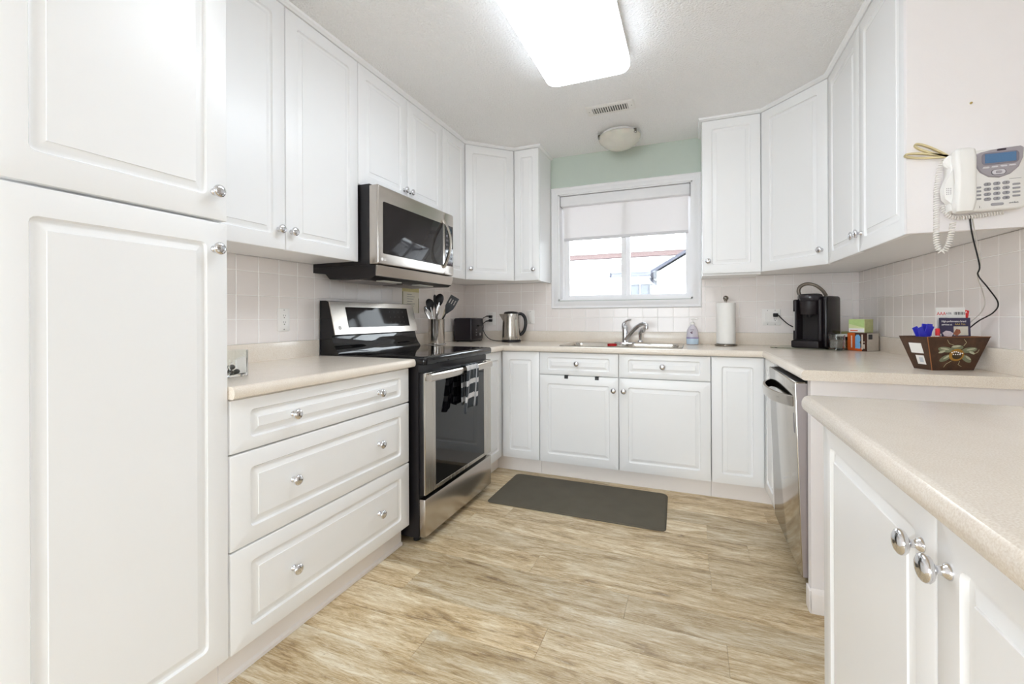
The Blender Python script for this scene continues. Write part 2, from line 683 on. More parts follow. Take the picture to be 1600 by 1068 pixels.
def frame_rect(x0, x1, z0, z1, w, y0, y1, wb=None):
    wb = wb or w
    return B().box(x0, x0 + w, y0, y1, z0, z1).box(x1 - w, x1, y0, y1, z0, z1).box(x0 + w, x1 - w, y0, y1, z0, z0 + wb).box(x0 + w, x1 - w, y0, y1, z1 - w, z1)


mk('frame', frame_rect(WX0 + .012, WX1 - .012, WZ0 + .01, WZ1 - .012, .024, 3.636, 3.70), VINYL, win, 0)
for (x0, x1, y0) in ((-.982, -.480, 3.644), (-.486, .003, 3.668)):
    sash = mk('sash', frame_rect(x0, x1, 1.262, 2.115, .036, y0, y0 + .022, .034), VINYL, win, 0)
    mk('pane', B().box(x0 + .034, x1 - .034, y0 + .009, y0 + .013, 1.294, 2.081), WINDOW_GLASS, sash, 0)
mk('latch', B().rbox(-.492, -.478, 3.634, 3.645, 1.62, 1.70, .002), VINYL, win)

# roller blind
bl = thing('roller_blind', 'white roller blind half lowered inside the sink window', 'blind', (-.5, 3.6, 2.04))
mk('cassette', B().rbox(-1.000, .000, 3.566, 3.628, 2.034, 2.114, .006, 3), mat('blind_cassette', (232, 231, 232), .45), bl)
for x in (-1.0025, .0005):
    mk('end_cap', B().rbox(x, x + .003, 3.562, 3.63, 2.03, 2.117, .001, 1), mat('grey_cap', (170, 168, 172), .5), bl)


def fabric_material():
    m = bpy.data.materials.new('translucent_blind_fabric')
    m.use_nodes = True
    nt = m.node_tree
    p = nt.nodes['Principled BSDF']
    p.inputs['Base Color'].default_value = lin((242, 240, 240))
    p.inputs['Roughness'].default_value = 0.9
    t = nt.nodes.new('ShaderNodeBsdfTranslucent')
    tc = nt.nodes.new('ShaderNodeTexCoord')
    w = nt.nodes.new('ShaderNodeTexWave')
    w.inputs['Scale'].default_value = 220
    nt.links.new(tc.outputs['Object'], w.inputs['Vector'])
    r = nt.nodes.new('ShaderNodeMapRange')
    r.inputs[3].default_value = .17
    r.inputs[4].default_value = .21
    nt.links.new(w.outputs['Fac'], r.inputs[0])
    t.inputs[0].default_value = lin((246, 242, 242))
    mx = nt.nodes.new('ShaderNodeMixShader')
    nt.links.new(r.outputs[0], mx.inputs[0])
    nt.links.new(p.outputs[0], mx.inputs[1])
    nt.links.new(t.outputs[0], mx.inputs[2])
    nt.links.new(mx.outputs[0], nt.nodes['Material Output'].inputs[0])
    return m


mk('fabric', B().box(-.984, -.014, 3.6195, 3.6205, 1.772, 2.04), fabric_material(), bl, 0)
mk('bottom_bar', B().rbox(-.984, -.014, 3.612, 3.628, 1.752, 1.776, .003), mat('blind_bar', (214, 212, 214), .5), bl)

# added windows, unseen behind the camera, letting in fill light for the kitchen
w2 = struct('fill_window_rear', 'wide white framed fill window added unseen behind the viewer', 'window', (-.8, YR, .2))
mk('frame', frame_rect(-1.75, .15, .2, 2.2, .05, YR - .09, YR - .03).box(-.825, -.775, YR - .09, YR - .03, .25, 2.15), VINYL, w2, 0)
mk('pane', B().box(-1.70, -.825, YR - .062, YR - .058, .25, 2.15), WINDOW_GLASS, w2, 0)
mk('pane', B().box(-.775, .10, YR - .062, YR - .058, .25, 2.15), WINDOW_GLASS, w2, 0)
w3 = struct('fill_window_side', 'white framed fill window added in the unseen dining side wall', 'window', (XE, -1.85, .6))  # added out of view so sky light fills from the side
fr = B()
for y0, y1, z0, z1 in ((-2.7, -2.65, .6, 2.2), (-1.05, -1.0, .6, 2.2), (-1.875, -1.825, .65, 2.15), (-2.65, -1.05, .6, .65), (-2.65, -1.05, 2.15, 2.2)):
    fr.box(XE + .03, XE + .09, y0, y1, z0, z1)
mk('frame', fr, VINYL, w3, 0)
mk('pane', B().box(XE + .058, XE + .062, -2.65, -1.875, .65, 2.15), WINDOW_GLASS, w3, 0)
mk('pane', B().box(XE + .058, XE + .062, -1.825, -1.05, .65, 2.15), WINDOW_GLASS, w3, 0)

# ------------------------------------------------------------------ outside the window
tag(mk('ground', B().box(-30, 30, -25, 40, -3.2, -3.0), mat('pale_ground', (222, 222, 224), .9, var=.05, scale=.5), None, 0), 'pale ground outside', 'ground', kind='structure')
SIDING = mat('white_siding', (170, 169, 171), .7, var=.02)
ROOF = mat('grey_shingle_roof', (62, 63, 70), .8, var=.06, scale=6)
hs = thing('neighbour_house', 'white house with pale blue-grey roof seen through the window', 'house', (0.6, 10.5, -3))
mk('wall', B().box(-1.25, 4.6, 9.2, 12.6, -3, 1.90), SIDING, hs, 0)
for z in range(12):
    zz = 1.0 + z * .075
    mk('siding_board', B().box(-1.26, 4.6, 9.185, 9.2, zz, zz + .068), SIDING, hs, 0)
mk('roof', B().add([(-1.5, 8.95, 1.93), (5, 8.95, 1.93), (5, 11, 2.36), (-1.5, 11, 2.36), (-1.5, 8.95, 1.99), (5, 8.95, 1.99), (5, 11, 2.42), (-1.5, 11, 2.42)],
                   [(0, 3, 2, 1), (4, 5, 6, 7), (0, 1, 5, 4), (1, 2, 6, 5), (2, 3, 7, 6), (3, 0, 4, 7)]), ROOF, hs, 0)
gb = mk('gable', B().loops([[(-.55, y, -3), (1.9, y, -3), (1.9, y, 1.9), (.67, y, 2.62), (-.55, y, 1.9)] for y in (8.2, 9.2)]), SIDING, hs, 0)
TRIMB = mat('blue_grey_trim', (58, 59, 69), .7)
mk('bargeboard', B().loops([[(-.68, 8.1, 1.85), (.67, 8.1, 2.65), (.67, 8.1, 2.70), (-.68, 8.1, 1.90)], [(-.68, 9.2, 1.85), (.67, 9.2, 2.65), (.67, 9.2, 2.70), (-.68, 9.2, 1.90)]]), TRIMB, hs, 0)
mk('bargeboard', B().loops([[(.67, 8.1, 2.60), (2.02, 8.1, 1.80), (2.02, 8.1, 1.90), (.67, 8.1, 2.70)], [(.67, 9.2, 2.60), (2.02, 9.2, 1.80), (2.02, 9.2, 1.90), (.67, 9.2, 2.70)]]), TRIMB, hs, 0)
mk('gutter', B().rbox(-1.5, -.5, 8.90, 8.98, 1.90, 1.95, .012), TRIMB, hs)
mk('downpipe', B().tube(smooth_path([(-.72, 8.95, 1.86), (-.62, 9.1, 1.75), (-.55, 9.16, 1.6), (-.55, 9.16, -2)], 6), .03), TRIMB, hs)
for x in (-1.12, -.92):
    wn = mk('window', B().box(x, x + .17, 9.14, 9.2, 1.34, 1.76), TRIMB, hs, 0)
    mk('window_pane', B().box(x + .025, x + .145, 9.125, 9.142, 1.37, 1.73), mat('far_glass', (66, 69, 80), .2), wn, 0)
fb = thing('distant_building', 'long pale building with brown eave band far outside the window', 'building', (-4, 17, -3))
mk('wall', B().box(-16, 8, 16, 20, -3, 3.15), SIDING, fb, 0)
mk('eave_band', B().box(-16, 8, 15.7, 16, 3.18, 3.34), mat('brown_eave', (90, 74, 72), .8), fb, 0)
mk('roof', B().add([(-16, 15.65, 3.36), (8, 15.65, 3.36), (8, 19, 4.1), (-16, 19, 4.1), (-16, 15.65, 3.4), (8, 15.65, 3.4), (8, 19, 4.2), (-16, 19, 4.2)],
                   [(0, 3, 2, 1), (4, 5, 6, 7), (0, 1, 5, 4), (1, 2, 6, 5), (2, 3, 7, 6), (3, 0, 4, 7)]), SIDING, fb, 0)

# ------------------------------------------------------------------ cabinet fronts
KNOB = mesh_of('knob', B().lathe([(.0095, 0), (.0095, -.002), (.0075, -.005), (.0052, -.008), (.0052, -.013), (.0085, -.0155), (.0135, -.018), (.0162, -.0215),
                                  (.0165, -.0245), (.0150, -.0275), (.0110, -.0300), (.0055, -.0313), (.0005, -.0316)], 20, axis='Y'), CHROME, 60)
for _v in KNOB.vertices:
    _v.co = (_v.co.x * 1.1, _v.co.y * 1.05, _v.co.z * 1.1)


def door_mesh(w, h, bx=.058, bz=.058, t=.019):
    prof = [(0, 0, t, .002), (0, 0, .004, .002), (.0012, .0012, .0012, .003), (.004, .004, 0, .004),
            (bx, bz, 0, .014), (bx + .0015, bz + .0015, .0035, .013), (bx + .004, bz + .004, .0075, .011), (bx + .009, bz + .009, .0088, .007),
            (bx + .014, bz + .014, .0078, .004), (bx + .027, bz + .027, .0030, .0015), (bx + .0282, bz + .0282, .0028, .001), (bx + .0292, bz + .0292, 0, .001)]
    ls = []
    for ix, iz, y, r in prof:
        ls.append([(x, y, z) for x, z in rrect(ix, w - ix, iz, h - iz, r, 3)])
    return mesh_of('door', B().loops(ls), WHITE, 32)


def front(parent, name, p0, rot, w, h, bx=.058, bz=.058, knobs=(), label=None):
    """a routed front; p0 = lower left corner of its face in the room, rot = its turn about Z."""
    o = put(name, door_mesh(w, h, bx, bz), parent, Vector(p0) - wloc(parent), (0, 0, rot))
    for kx, kz in knobs:
        put('knob', KNOB, o, (kx, 0.0002, kz))
    return o


R90 = pi / 2
G = .0022   # half gap between fronts

# pantry
c = thing('pantry_cabinet', 'tall white pantry cabinet with two stacked doors, left of drawers', 'cabinet', (-1.59, .66, 0))
mk('body', B().box(XL + .001, FX - .027, .416, .9055, .105, 2.43), WHITE, c, 0)
mk('toe_kick', B().box(XL + .001, -1.328, .416, .9055, .0005, .105), KICK, c, 0)
front(c, 'door', (FX, .418, .108), R90, .4865, 1.290, .06, .062, [(.447, 1.211)])
front(c, 'door', (FX, .418, 1.4055), R90, .4865, 1.017, .06, .066, [(.447, .0785)])

# drawer base
c = thing('drawer_cabinet', 'white base cabinet with three wide drawers left of the stove', 'cabinet', (-1.59, 1.36, 0))
mk('body', B().box(XL + .001, FX - .027, .9085, 1.8155, .105, .874), WHITE, c, 0)
mk('toe_kick', B().box(XL + .001, -1.326, .9065, 1.8155, .0005, .105).extr([(-1.326, .0005), (-1.318, .0005), (-1.318, .012), (-1.326, .018)], 'Y', .9065, 1.8155), KICK, c, 0)
for z0, z1, kz, bz in ((.107, .411, .256, .05), (.4165, .7035, .562, .05), (.709, .871, .788, .037)):
    front(c, 'drawer', (FX, .9095, z0), R90, .905, z1 - z0, .066, bz, [(1.136 - .9095, kz - z0), (1.589 - .9095, kz - z0)])

# left corner base, two fronts folded round the corner
c = thing('corner_base_cabinet', 'white corner base cabinet between stove and sink cabinet', 'cabinet', (-1.5, 3.25, 0))
mk('body', B().prism([(XL + .001, 2.632), (FX - .027, 2.632), (FX - .027, FY + .027), (-.991, FY + .027), (-.991, YB - .008), (XL + .001, YB - .008)], .105, .874), WHITE, c, 0)
mk('toe_kick', B().prism([(XL + .001, 2.632), (-1.333, 2.632), (-1.333, 3.014), (-.991, 3.014), (-.991, YB - .008), (XL + .001, YB - .008)], .0005, .105), KICK, c, 0)
front(c, 'door', (FX, 2.636, .107), R90, .322, .764, .056, .056)
front(c, 'door', (FX + .003, FY, .107), 0, .281, .764, .056, .056)

# sink base
c = thing('sink_base_cabinet', 'white sink base cabinet with two drawer fronts and two doors', 'cabinet', (-.438, 3.25, 0))
mk('body', B().box(-.989, .114, FY + .027, YB - .008, .105, .7), WHITE, c, 0)
mk('body_rail', B().box(-.989, .114, FY + .027, FY + .04, .7, .874).box(-.989, -.975, FY + .04, YB - .008, .7, .874).box(.1, .114, FY + .04, YB - .008, .7, .874), WHITE, c, 0)
mk('toe_kick', B().box(-.989, .114, 3.014, YB - .008, .0005, .105), KICK, c, 0)
for x0, x1, kd in ((-.9875, -.4405 - G, .515), (-.4405 + G, .1125, .033)):
    w = x1 - x0
    front(c, 'drawer_front', (x0, FY, .7185), 0, w, .1525, .058, .032, [((-.720 if x0 < -.6 else -.166) - x0, .0805)])
    front(c, 'door', (x0, FY, .107), 0, w, .607, .058, .058, [((-.473 if x0 < -.6 else -.407) - x0, .524)])

# right corner base
c = thing('corner_base_cabinet', 'white corner base cabinet between sink cabinet and dishwasher', 'cabinet', (.6, 3.25, 0))
mk('body', B().prism([(.1155, FY + .027), (.423, FY + .027), (.423, 2.648), (XR - .008, 2.648), (XR - .008, YB - .008), (.1155, YB - .008)], .105, .874), WHITE, c, 0)
mk('toe_kick', B().prism([(.1155, 3.014), (.472, 3.014), (.472, 2.648), (XR - .008, 2.648), (XR - .008, YB - .008), (.1155, YB - .008)], .0005, .105), KICK, c, 0)
front(c, 'door', (.1175, FY, .107), 0, .281, .764, .056, .056)
front(c, 'door', (.402, FY - .012, .107), -R90, .304, .764, .056, .056)

# end panel of the right run (low wall with baseboard)
st = tag(mk('wall_stub', B().box(.420, XR, 1.975, 2.022, 0, .8745), PAINT, None, 0), 'low white end wall beside the dishwasher', 'wall', kind='structure')
tag(mk('baseboard_stub', B().extr([(1.975, .0005), (1.963, .0005), (1.963, .07), (1.968, .085), (1.975, .09)], 'X', .415, XR).rbox(.411, .4195, 1.963, 2.02, .0005, .085, .003), KICK), 'white baseboard at the foot of the low end wall', 'baseboard', kind='structure')

# island cabinet
c = thing('island_cabinet', 'white two-door base cabinet in the near corner under its own worktop', 'cabinet', (.62, .75, 0))
mk('body', B().box(.321, .93, .222, 1.290, .105, .876), WHITE, c, 0)
mk('toe_kick', B().box(.36, .93, .222, 1.290, .0005, .105), KICK, c, 0)
front(c, 'door', (.300, 1.290, .107), -R90, .534, .762, .055, .055, [(.534 - .035, .690)])
front(c, 'door', (.300, .753, .107), -R90, .531, .762, .055, .055, [(.033, .690)])

# --- upper cabinets
HU = ZU1 - ZU0
c = thing('upper_cabinet', 'white double-door upper cabinet between pantry and microwave', 'cabinet', (-1.73, 1.36, ZU0))
mk('body', B().box(XL + .007, UX - .027, .9065, 1.8025, ZU0 + .003, 2.43), WHITE, c, 0)
front(c, 'door', (UX, .909, ZU0), R90, 1.3653 - G - .909, HU, knobs=[(1.330 - .909, .080)])
front(c, 'door', (UX, 1.3653 + G, ZU0), R90, 1.801 - 1.3653 - G, HU, knobs=[(1.393 - 1.3653 - G, .080)])
c = thing('upper_cabinet', 'short white double-door upper cabinet above the microwave', 'cabinet', (-1.73, 2.22, 1.802))
mk('body', B().box(XL + .001, UX - .027, 1.804, 2.6345, 1.805, 2.43), WHITE, c, 0)
front(c, 'door', (UX, 1.805, 1.802), R90, 2.2285 - G - 1.805, ZU1 - 1.802, knobs=[(2.192 - 1.805, .070)])
front(c, 'door', (UX, 2.2285 + G, 1.802), R90, 2.6335 - 2.2285 - G, ZU1 - 1.802, knobs=[(2.252 - 2.2285 - G, .070)])
c = thing('upper_cabinet', 'narrow white upper cabinet just right of the microwave', 'cabinet', (-1.73, 2.8, ZU0))
mk('body', B().box(XL + .007, UX - .027, 2.636, 2.962, ZU0 + .003, 2.43), WHITE, c, 0)
front(c, 'door', (UX, 2.6375, ZU0), R90, .3225, HU)
c = thing('corner_upper_cabinet', 'white diagonal corner upper cabinet above the toaster', 'cabinet', (-1.65, 3.3, ZU0))
d = .021 * math.sqrt(.5)
mk('body', B().prism([(XL + .007, 2.964), (UX - .02, 2.964), (UX - d, 2.964 + d), (-1.286 - d, UY + d), (-1.286, UY + .02), (-1.286, YB - .008), (XL + .007, YB - .008)], ZU0 + .003, 2.43), WHITE, c, 0)
front(c, 'door', (UX + .001, 2.963, ZU0), math.atan2(UY - 2.962, -1.284 + 1.570), math.hypot(.286, .276) - .003, HU, knobs=[(.035, .082)])
c = thing('upper_cabinet', 'narrow white upper cabinet left of the window', 'cabinet', (-1.18, 3.4, ZU0))
mk('body', B().box(-1.2845, -1.0805, UY + .027, YB - .008, ZU0 + .003, 2.43).box(-1.0965, -1.0805, UY + .027, YB - .008, ZU0 - .004, ZU0 + .003), WHITE, c, 0)
front(c, 'door', (-1.2825, UY, ZU0), 0, .201, HU, .05, .058, knobs=[(.160, .082)])
c = thing('upper_cabinet', 'white single-door upper cabinet right of the window', 'cabinet', (.25, 3.4, ZU0))
mk('body', B().box(.0745, .4225, UY + .027, YB - .008, ZU0 - .012, 2.43), WHITE, c, 0)
front(c, 'door', (.0755, UY, ZU0), 0, .346, HU, knobs=[(.034, .082)])
c = thing('corner_upper_cabinet', 'white diagonal corner upper cabinet above the coffee maker', 'cabinet', (.75, 3.3, ZU0))
mk('body', B().prism([(.4245, UY + .02), (.424 + d, UY + d), (.703 + d, 2.905 + d), (.723, 2.905), (XR - .008, 2.905), (XR - .008, YB - .008), (.4245, YB - .008)], ZU0 + .003, 2.43), WHITE, c, 0)
front(c, 'door', (.425, UY - .002, ZU0), -math.atan2(3.236 - 2.904, .703 - .425), math.hypot(.278, .332) - .003, HU, knobs=[(.433 - .038, .082)])
c = thing('upper_cabinet', 'white double-door upper cabinet on the right wall beside the phone', 'cabinet', (.86, 2.42, ZU0))
mk('body', B().box(.724, XR - .008, 1.951, 2.9025, ZU0 + .003, 2.43), WHITE, c, 0)
mk('end_panel', B().rbox(.694, XR - .001, 1.931, 1.950, ZU0 - .003, 2.432, .0015, 1), PAINT, c)
front(c, 'door', (.703, 2.900, ZU0), -R90, 2.900 - 2.4277 - G, HU, knobs=[(.440, .080)])
front(c, 'door', (.703, 2.4277 - G, ZU0), -R90, 2.4277 - G - 1.953, HU, knobs=[(.030, .080)])


# crown strips
def crown(name, path, label):
    prof = [(-.06, 2.4245), (.004, 2.4245), (.008, 2.429), (.016, 2.433), (.020, 2.4425), (-.06, 2.4425)]
    P = [Vector(p) for p in path]
    ls = []
    for i, p in enumerate(P):
        ns = []
        for a, b_ in ((i - 1, i), (i, i + 1)):
            if a >= 0 and b_ < len(P):
                dd = (P[b_] - P[a]).normalized()
                ns.append(Vector((dd.y, -dd.x)))
        n = sum(ns, Vector((0, 0))).normalized()
        k = 1 / max(.3, n.dot(ns[0]))
        ls.append([(p.x + n.x * s * k, p.y + n.y * s * k, z) for s, z in prof])
    return tag(mk(name, B().loops(ls), WHITE), label, 'trim', kind='structure')


crown('trim_1', [(UX, .91), (UX, 2.962), (-1.284, UY), (-1.079, UY), (-1.079, YB)], 'white crown strip along the left upper cabinets')
crown('trim_2', [(.073, YB), (.073, UY), (.4231, UY), (.703, 2.900), (.703, 1.931), (XR, 1.931)], 'white crown strip along the right upper cabinets')
crown('trim_3', [(FX, .41), (FX, .908), (-1.62, .908)], 'white crown strip over the pantry')


# ------------------------------------------------------------------ worktops
def worktop(name, poly, rnd, z0, z1, holes=(), label='', cat='worktop', lips=()):
    """poly counter-clockwise; rnd = set of edge indices (i -> i+1) that carry the rolled front."""
    n = len(poly)

    def inset(dist):
        out = []
        for i in range(n):
            p0, p1, p2 = Vector(poly[i - 1]), Vector(poly[i]), Vector(poly[(i + 1) % n])
            d1, d2 = (p1 - p0).normalized(), (p2 - p1).normalized()
            n1, n2 = Vector((-d1.y, d1.x)), Vector((-d2.y, d2.x))
            a = dist if (i - 1) % n in rnd else 0
            b_ = dist if i in rnd else 0
            A, Bp = p0 + n1 * a, p1 + n2 * b_
            cr = d1.x * d2.y - d1.y * d2.x
            t = ((Bp - A).x * d2.y - (Bp - A).y * d2.x) / cr
            out.append(A + d1 * t)
        return out
    h = z1 - z0
    prof = [(.010, 0), (.003, .004), (0, .012), (0, h - .016), (.002, h - .009), (.006, h - .003), (.012, h - .0005), (.016, h)]
    ls = [[(p.x, p.y, z0 + z) for p in inset(dd)] for dd, z in prof]
    bm = bmesh.new()
    vv = [[bm.verts.new(p) for p in l] for l in ls]
    for i in range(len(ls) - 1):
        for j in range(n):
            k = (j + 1) % n
            bm.faces.new((vv[i][j], vv[i][k], vv[i + 1][k], vv[i + 1][j]))
    hv = []
    for hl in holes:
        top = [bm.verts.new((x, y, z1)) for x, y in hl]
        bot = [bm.verts.new((x, y, z0)) for x, y in hl]
        for j in range(len(hl)):
            k = (j + 1) % len(hl)
            bm.faces.new((top[j], top[k], bot[k], bot[j]))
        hv.append((top, bot))

    def fill(outer, inners):
        es = []
        for loop in [outer] + inners:
            for j in range(len(loop)):
                e = bm.edges.get((loop[j], loop[(j + 1) % len(loop)]))
                es.append(e or bm.edges.new((loop[j], loop[(j + 1) % len(loop)])))
        bmesh.ops.triangle_fill(bm, use_beauty=True, use_dissolve=False, edges=es)
    fill(vv[-1], [t for t, _ in hv])
    fill(vv[0], [b_ for _, b_ in hv])
    bmesh.ops.recalc_face_normals(bm, faces=bm.faces[:])
    bm.verts.index_update()
    b = B().add([v.co[:] for v in bm.verts], [[v.index for v in f.verts] for f in bm.faces])
    bm.free()
    xs, ys = zip(*poly)
    t = thing(name, label, cat, ((min(xs) + max(xs)) / 2, (min(ys) + max(ys)) / 2, z0))
    mk('top', b, LAMINATE, t, 30)
    for l in lips:
        mk('upstand', B().rbox(*l, z1 - .001, LIP - .0005, .004, 2), LAMINATE, t)
    return t


worktop('worktop', [(XL + .001, .907), (-1.252, .907), (-1.252, 1.838), (XL + .001, 1.838)], {1}, .876, CT,
        label='beige laminate worktop over the drawers left of the stove', lips=[(XL + .0005, XL + .024, .907, 1.838)])
SX0, SX1, SY0, SY1 = -.865, -.045, 3.005, 3.500
hole = rrect(SX0 + .02, SX1 - .02, SY0 + .02, SY1 - .02, .03, 3)
worktop('worktop', [(XL + .001, 2.624), (-1.252, 2.624), (-1.252, 2.938), (.387, 2.938), (.387, 1.957), (XR - .001, 1.957), (XR - .001, YB - .001), (XL + .001, YB - .001)],
        {1, 2, 3}, .876, CT, [hole], 'beige laminate worktop running around the sink and coffee maker',
        lips=[(XL + .0005, XL + .024, 2.624, YB - .026), (XL + .0005, XR - .0005, YB - .026, YB - .0005), (XR - .026, XR - .0005, 1.957, YB - .026)])
worktop('worktop', [(.262, .18), (.95, .18), (.95, 1.352), (.290, 1.352), (.270, 1.344), (.262, 1.325)], {2, 3, 4, 5}, .878, .916,
        label='beige laminate worktop of the island in the near corner')

# ------------------------------------------------------------------ stove
RY0, RY1 = 1.842, 2.616
c = thing('stove', 'black and stainless electric stove with glass oven door', 'stove', (-1.53, 2.229, 0))
mk('body', B().box(-1.868, -1.240, RY0, RY1, .035, .900), BLACK, c, 0)
for y in (RY0 + .05, RY1 - .05):
    for x in (-1.82, -1.285):
        mk('foot', B().lathe([(.018, .0005), (.018, .02), (.012, .022), (.012, .036)], 12, (x, y, 0)), RUBBER, c)
# storage drawer
dr = mk('drawer', B().rbox(-1.240, -1.205, RY0 + .003, RY1 - .003, .042, .226, .003), STEEL, c)
# oven door: stainless surround with a dark window
od = mk('oven_door', B().rbox(-1.2395, -1.212, RY0 + .003, RY1 - .003, .247, .845, .003), BLACK, c)
fy0, fy1, wy0, wy1 = RY0 + .003, RY1 - .003, 1.944, 2.508
mk('door_surround', B().rbox(-1.214, -1.204, fy0, wy0, .247, .845, .002, 1).rbox(-1.214, -1.204, wy1, fy1, .247, .845, .002, 1)
   .rbox(-1.214, -1.204, wy0 - .002, wy1 + .002, .247, .268, .002, 1), STEEL_V, od)
mk('window_glass', B().rbox(-1.214, -1.2045, wy0 - .001, wy1 + .001, .267, .800, .001, 1), BLACK_GLOSS, od)
mk('vent_strip', B().box(-1.214, -1.207, wy0, wy1, .802, .842).box(-1.208, -1.2055, wy0, wy1, .812, .816).box(-1.208, -1.2055, wy0, wy1, .826, .830), BLACK, od, 0)
hb = B()
hp = []
for i in range(21):
    y = RY0 + .004 + (RY1 - RY0 - .068) * i / 20
    t = (i / 20 - .5) * 2
    hp.append((-1.160 - .012 * t * t, y))
ls = []
for x, y in hp:
    ls.append([(x + a, y, .826 + b_) for a, b_ in ((-.009, -.019), (.004, -.019), (.008, -.012), (.008, .010), (.003, .018), (-.009, .018))])
mk('handle', B().loops(ls), STEEL, od, 50)
for y in (RY0 + .028, RY1 - .088):
    mk('handle_mount', B().rbox(-1.208, -1.168, y - .020, y + .020, .808, .842, .004), STEEL, od)
# cooktop
mk('cooktop', B().loops([[(x, y, z) for x, y in rrect(-1.800 + i, -1.196 - i, RY0 - .002 + i, RY1 + .002 - i, .018, 4)] for i, z in
                         ((.008, .884), (.001, .888), (0, .900), (0, .914), (.004, .922), (.011, .9255), (.030, .926))]), BLACK_GLOSS, c, 40)
RING = mat('faint_grey_ring', (62, 60, 64), .25)
for x, y, r in ((-1.35, 2.03, .105), (-1.35, 2.42, .085), (-1.62, 2.03, .08), (-1.62, 2.42, .10), (-1.49, 2.225, .05)):
    b = B()
    ls = []
    for rr in (r, r - .003):
        ls.append([(x + rr * cos(2 * pi * k / 40), y + rr * sin(2 * pi * k / 40), .9263) for k in range(40)])
    b.loops(ls, True, False, False)
    mk('burner_ring', b, RING, c, 0)
# backguard
mk('backguard', B().extr([(-1.868, .90), (-1.745, .90), (-1.742, .930), (-1.762, .955), (-1.778, .985), (-1.786, 1.022), (-1.770, 1.024), (-1.812, 1.206), (-1.826, 1.212), (-1.868, 1.212)], 'Y', RY0, RY1),
   BLACK_GLOSS, c, 45)


def guard_pt(y, s, off):
    """point on the slanted control panel; s = 0 bottom .. 1 top."""
    a, b_ = Vector((-1.7695, 0, 1.026)), Vector((-1.8115, 0, 1.206))
    n = Vector((.974, 0, .227))
    p = a + (b_ - a) * s + n * off
    return (p.x, y, p.z)


def guard_plate(y0, y1, s0, s1, o0, o1, yi=0.0):
    return B().loops([[guard_pt(y0, s0, o0), guard_pt(y1, s0, o0), guard_pt(y1 - yi, s1, o0), guard_pt(y0 + yi, s1, o0)],
                      [guard_pt(y0, s0, o1), guard_pt(y1, s0, o1), guard_pt(y1 - yi, s1, o1), guard_pt(y0 + yi, s1, o1)]])


mk('control_panel', guard_plate(RY0 + .002, RY1 - .002, .0, 1.0, .0, .006), STEEL, c, 0)
dp = mk('display', guard_plate(1.956, 2.532, .20, .84, .0055, .008), SMOKED, c, 0)
DIM = mat('dim_print', (120, 116, 122), .5)
for i in range(4):
    for j in range(3):
        p = guard_pt(2.34 + i * .045, .34 + j * .18, .0083)
        text('key_mark', '%d' % (1 + i + j * 3 if i < 3 else 0), .010, DIM, dp, Vector(p) - wloc(dp), (radians(77), 0, R90))
p = guard_pt(1.888, .20, .0063)
lg = B().lathe([(.0115, 0), (.0115, .0006)], 20)
lo = put('logo', mesh_of('logo', lg, WHITE_INK, 0), c, Vector(p) - wloc(c), (0, radians(77), 0))
text('logo_text', 'LG', .021, WHITE_INK, c, Vector(guard_pt(1.918, .20, .0065)) - wloc(c), (radians(77), 0, R90))

# towel over the oven handle
tw = B()


def towel_material():
    m = bpy.data.materials.new('checked_towel')
    m.use_nodes = True
    nt = m.node_tree
    N, L = nt.nodes, nt.links
    p = N['Principled BSDF']
    p.inputs['Roughness'].default_value = .95
    uv = N.new('ShaderNodeUVMap')
    sp = N.new('ShaderNodeSeparateXYZ')
    L.new(uv.outputs[0], sp.inputs[0])

    def bands(out, k, lo):
        f = N.new('ShaderNodeMath')
        f.operation = 'MULTIPLY'
        f.inputs[1].default_value = k
        L.new(out, f.inputs[0])
        g = N.new('ShaderNodeMath')
        g.operation = 'FRACT'
        L.new(f.outputs[0], g.inputs[0])
        h = N.new('ShaderNodeMath')
        h.operation = 'GREATER_THAN'
        h.inputs[1].default_value = lo
        L.new(g.outputs[0], h.inputs[0])
        return h.outputs[0]
    hz = bands(sp.outputs['Y'], 6.2, .66)
    vt = bands(sp.outputs['X'], 3.4, .86)
    m1 = N.new('ShaderNodeMix')
    m1.data_type = 'RGBA'
    m1.inputs[6].default_value = lin((52, 56, 60))
    m1.inputs[7].default_value = lin((196, 194, 194))
    L.new(hz, m1.inputs[0])
    m2 = N.new('ShaderNodeMix')
    m2.data_type = 'RGBA'
    L.new(vt, m2.inputs[0])
    L.new(m1.outputs[2], m2.inputs[6])
    m2.inputs[7].default_value = lin((170, 172, 176))
    tc = N.new('ShaderNodeTexCoord')
    nz = N.new('ShaderNodeTexNoise')
    nz.inputs['Scale'].default_value = 500
    L.new(tc.outputs['Object'], nz.inputs['Vector'])
    b = N.new('ShaderNodeBump')
    b.inputs['Strength'].default_value = .5
    b.inputs['Distance'].default_value = .002
    L.new(nz.outputs['Fac'], b.inputs['Height'])
    L.new(b.outputs[0], p.inputs['Normal'])
    L.new(m2.outputs[2], p.inputs['Base Color'])
    return m


